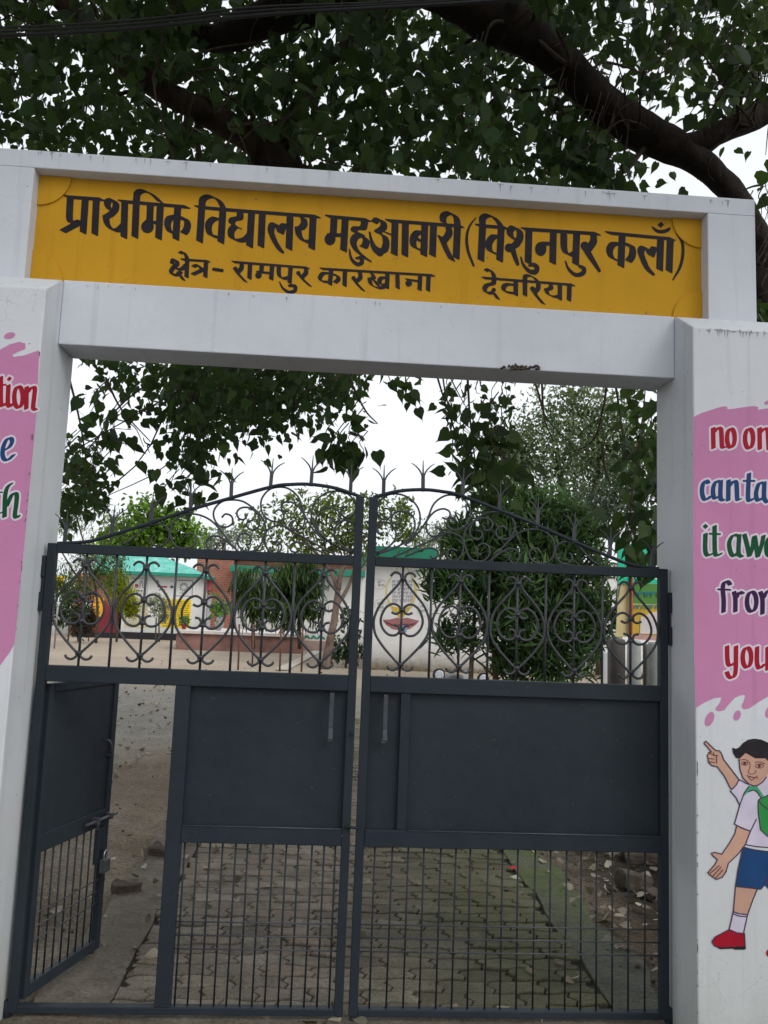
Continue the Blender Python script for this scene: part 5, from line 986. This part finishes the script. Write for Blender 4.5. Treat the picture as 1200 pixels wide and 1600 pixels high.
for u, vb, lab in ((372, 1046, 'thin rusty stake left of the weeping trees, leftmost'), (394, 1042, 'thin rusty stake in front of the left weeping tree'), (437, 1048, 'thin rusty stake between the two weeping trees'), (471, 1049, 'thin rusty stake nearest the leaning trunk')):
    b = gp(u, vb); t_ = pt(u + 2, 975, b[1]); m = MB(); m.tube([b - [0, 0, .1], (b + t_) / 2 + [.01, 0, 0], t_], .026, 7, 0, True, .15); tag(m.build('stake', stk), lab, 'stake', 'stakes in the yard')

# ------------------------------------------------------------------ motorcycle parked behind the right leaf
MC = thing('motorcycle', 'parked motorcycle whose mirrors just show above the mid rail', 'motorcycle', (pt(721, 1057, 4.6)[0] - .06, 5.0, 0), R(14))
rub = simple('tyre_rubber', (.02, .02, .02), .85); blk_ = simple('black_gloss', (.015, .015, .017), .3); redg = simple('red_gloss', (.34, .02, .02), .3); glass = simple('lamp_glass', (.75, .78, .82), .08, .05, 5, 0); chrome = simple('chrome', (.7, .7, .72), .15, .05, 5, 0, 60, 1)
def torus(m, R_, r, T, n=28, k=10): m.tube([tuple(T @ Vector((0, R_ * math.cos(t), R_ * math.sin(t)))) for t in np.linspace(0, 2 * math.pi, n + 1)], r, k)
for y in (-.62, .66):
    T = Matrix.Translation((0, y, .31)); m = MB(); torus(m, .262, .045, T); wv_ = m.build('wheel', rub, MC)
    m = MB(); torus(m, .222, .014, T); m.lathe([(.04, -.06), (.04, .06)], 12, 0, T @ Matrix.Rotation(R(90), 4, 'Y'))
    for k in range(10): t = k * .628; m.tube([tuple(T @ Vector((0, .03 * math.cos(t), .03 * math.sin(t)))), tuple(T @ Vector((0, .22 * math.cos(t), .22 * math.sin(t))))], .006, 5)
    m.build('rim', chrome, wv_)
m = MB()
for x in (-.09, .09): m.tube([(x, -.62, .31), (x, -.36, .86)], [.022, .026], 10)
m.build('fork', chrome, MC)
m = MB(); m.tube([(0, -.36, .80), (0, -.1, .72), (0, .25, .62), (0, .66, .5)], .03, 8); m.tube([(0, -.34, .72), (0, -.2, .35), (0, .15, .28), (0, .25, .6)], .024, 8)
for x in (-.1, .1): m.tube([(x, .1, .3), (x, .66, .31)], .02, 8); m.tube([(x, .66, .33), (x * 1.1, .5, .68)], .025, 8)
m.build('frame', blk_, MC)
m = MB(); m.tube(smooth([(0, -.33, .80), (0, -.2, .86), (0, .0, .84), (0, .16, .76)], 5), [.07, .14, .15, .09], 16); m.build('fuel_tank', blk_, MC)
m = MB(); m.tube(smooth([(0, .12, .77), (0, .35, .79), (0, .6, .82), (0, .82, .84)], 5), [.09, .13, .12, .07], 14, squash=.45); m.build('seat', blk_, MC)
m = MB(); m.lathe([(.11, 0), (.13, .06), (.13, .16), (.09, .22)], 16, 0, Matrix.Translation((0, .0, .36))); m.box(-.13, .13, -.1, .2, .25, .40); m.build('engine', M['steel'], MC, .02)
m = MB(); m.tube([(.13, -.02, .32), (.17, .2, .25), (.17, .75, .32)], [.022, .03, .045], 12); m.build('exhaust', chrome, MC)
m = MB(); m.tube([(0, -.80, .60), (0, -.62, .66), (0, -.40, .60)], [.03, .06, .05], 10, squash=.5); m.build('mudguard', redg, MC); m = MB(); m.tube([(0, .5, .70), (0, .75, .68), (0, .98, .52)], [.07, .08, .06], 10, squash=.5); m.build('mudguard', redg, MC)
m = MB(); m.tube(smooth([(-.36, -.20, .93), (-.24, -.32, .955), (0, -.36, .93), (.24, -.32, .955), (.36, -.20, .93)], 5), .012, 8)
for x in (-1, 1): m.tube([(x * .36, -.2, .93), (x * .25, -.31, .953)], .019, 8)
m.build('handlebar', blk_, MC)
HT = Matrix.Translation((0, -.44, .86)) @ Matrix.Rotation(R(90), 4, 'X')
m = MB(); m.lathe([(.04, -.14), (.085, -.06), (.095, 0)], 18, 0, HT); hl = m.build('headlamp', blk_, MC); cw = MB(); cw.tube(smooth([(0, -.40, .90), (0, -.415, .98), (0, -.40, 1.05)], 4), [.05, .055, .045], 4, squash=.4); cw.build('fly_screen', simple('white_cowl', (.8, .8, .8), .3), MC); m = MB(); m.lathe([(.088, .001), (.06, .02), (.02, .026)], 18, 0, HT); m.build('lamp_lens', glass, hl)
for x in (-1, 1):
    m = MB(); m.tube(smooth([(x * .22, -.30, .95), (x * .23, -.31, .98), (x * .235, -.30, .99)], 4), .006, 6); T = Matrix.Translation((x * .235, -.31, 1.0 if x < 0 else .965)) @ Matrix.Rotation(R(90), 4, 'X') @ Matrix.Rotation(R(180), 4, 'X'); m.lathe([(.062, -.004), (.066, .008), (.05, .026)], 18, 0, T); mi = m.build('mirror', blk_, MC)
    m = MB(); m.lathe([(.049, -.0062), (.035, -.0066)], 18, 0, T); m.build('mirror_glass', glass, mi)

# ------------------------------------------------------------------ litter
P = []; 
def scat(n, x0, x1, y0, y1):
    for k in range(n): P.append((random.uniform(x0, x1), random.uniform(y0, y1), .016))
scat(650, -6, -1.4, 4.5, 13); scat(60, -3, -1.0, 1, 4.5); scat(80, -1.0, 1.1, .2, 6); scat(900, 1.3, 3.2, .3, 5); scat(260, -9, 6, 8, 20); scat(30, -1.25, 1.25, -.3, .1); scat(30, -1.6, -.8, .3, 2)
P = np.array(P); d = rng.normal(size=(len(P), 3)) * np.array([1, 1, .12])
leaves('fallen_leaves', P, rng.uniform(.03, .075, len(P)), 'heart', leafmat('dry_leaf', [(.06, .042, .025), (.16, .12, .075), (.26, .22, .16), (.40, .38, .31), (.10, .07, .04), (.07, .05, .03)], .1), None, 0, d, .1); fl_ = bpy.data.objects['fallen_leaves']; tag(fl_, 'dry fallen leaves strewn over the yard and path', 'leaf litter', None, 'stuff')
cl = MB()
for k in range(420):
    x, y = (random.uniform(-4.5, -1.05), random.uniform(.3, 9)) if k < 230 else (random.uniform(1.25, 3.0), random.uniform(.15, 4)); s = random.uniform(.004, .018) * (1 if k < 230 else 1.2)
    cl.lathe([(s * .6, -.004), (s, s * .4), (s * .55, s * .85)], 6, 0, Matrix.Translation((x, y, .0)) @ Matrix.Rotation(random.uniform(0, 6), 4, 'Z') @ Matrix.Diagonal((1, random.uniform(.5, 1), 1, 1)))
tag(cl.build('pebbles', simple('earth_clods', (.075, .058, .043), .95, .4, 8, .4)), 'scattered pebbles and earth clods beside the path', 'pebbles', None, 'stuff')
brk = simple('old_brick', (.060, .045, .034), .95, .35, 14, .6, 50)
def lbrick(loc, rot, dim, lab):
    bm = bmesh.new(); bmesh.ops.create_cube(bm, size=1); bmesh.ops.subdivide_edges(bm, edges=bm.edges[:], cuts=5, use_grid_fill=True); sd_ = len(lab) * 1.7
    for v in bm.verts:
        p = Vector((v.co.x * dim[0], v.co.y * dim[1], (v.co.z + .5) * dim[2])); e = sum(1 for c in v.co if abs(c) > .49)
        p += .012 * noise.noise_vector(p * 11 + Vector((sd_, 0, 0))) + .005 * noise.noise_vector(p * 40); c_ = Vector((0, 0, dim[2] / 2)); v.co = c_ + (p - c_) * (1, 1, .95, .86)[e]
        if p.x * .8 + p.y + p.z > .55 * (dim[0] * .4 + dim[1] * .5 + dim[2]): v.co -= Vector((.014, .014, .012))
    me = bpy.data.meshes.new('loose_brick'); bm.to_mesh(me); bm.free(); me.materials.append(brk); o = link(bpy.data.objects.new('loose_brick', me)); o.location = (float(loc[0]), float(loc[1]), -.022); o.rotation_euler = (R(rot[0]), R(rot[1]), R(rot[2])); return tag(o, lab, 'brick', 'loose bricks on the ground')
lbrick(gp(198, 1392)[:2], (3, -4, 22), (.15, .10, .075), 'broken brick lying in the earth just inside the open wicket')
lbrick(gp(252, 1335)[:2], (8, 4, -20), (.15, .10, .08), 'dark brick half hidden behind the wicket post')
lbrick(gp(988, 1382)[:2], (4, 8, 15), (.20, .12, .10), 'dark brick in the litter by the right gate post')
lbrick(gp(1005, 1345)[:2], (2, -6, -12), (.24, .12, .09), 'brown brick farthest back in the litter at right')
lbrick(gp(1018, 1396)[:2], (10, 3, 40), (.16, .11, .05), 'pale broken brick flat in the litter beside the right post')
p = gp(802, 1359, .012); m = MB(); 
for k in range(6): t = k * 1.047; m.poly([p + [0, 0, .01], p + [.02 * math.cos(t - .45), .02 * math.sin(t - .45), .016], p + [.034 * math.cos(t), .034 * math.sin(t), .012], p + [.02 * math.cos(t + .45), .02 * math.sin(t + .45), .016]])
tag(m.build('fallen_flower', simple('red_petal', (.55, .008, .02), .6)), 'single red fallen flower on the paver path', 'flower')
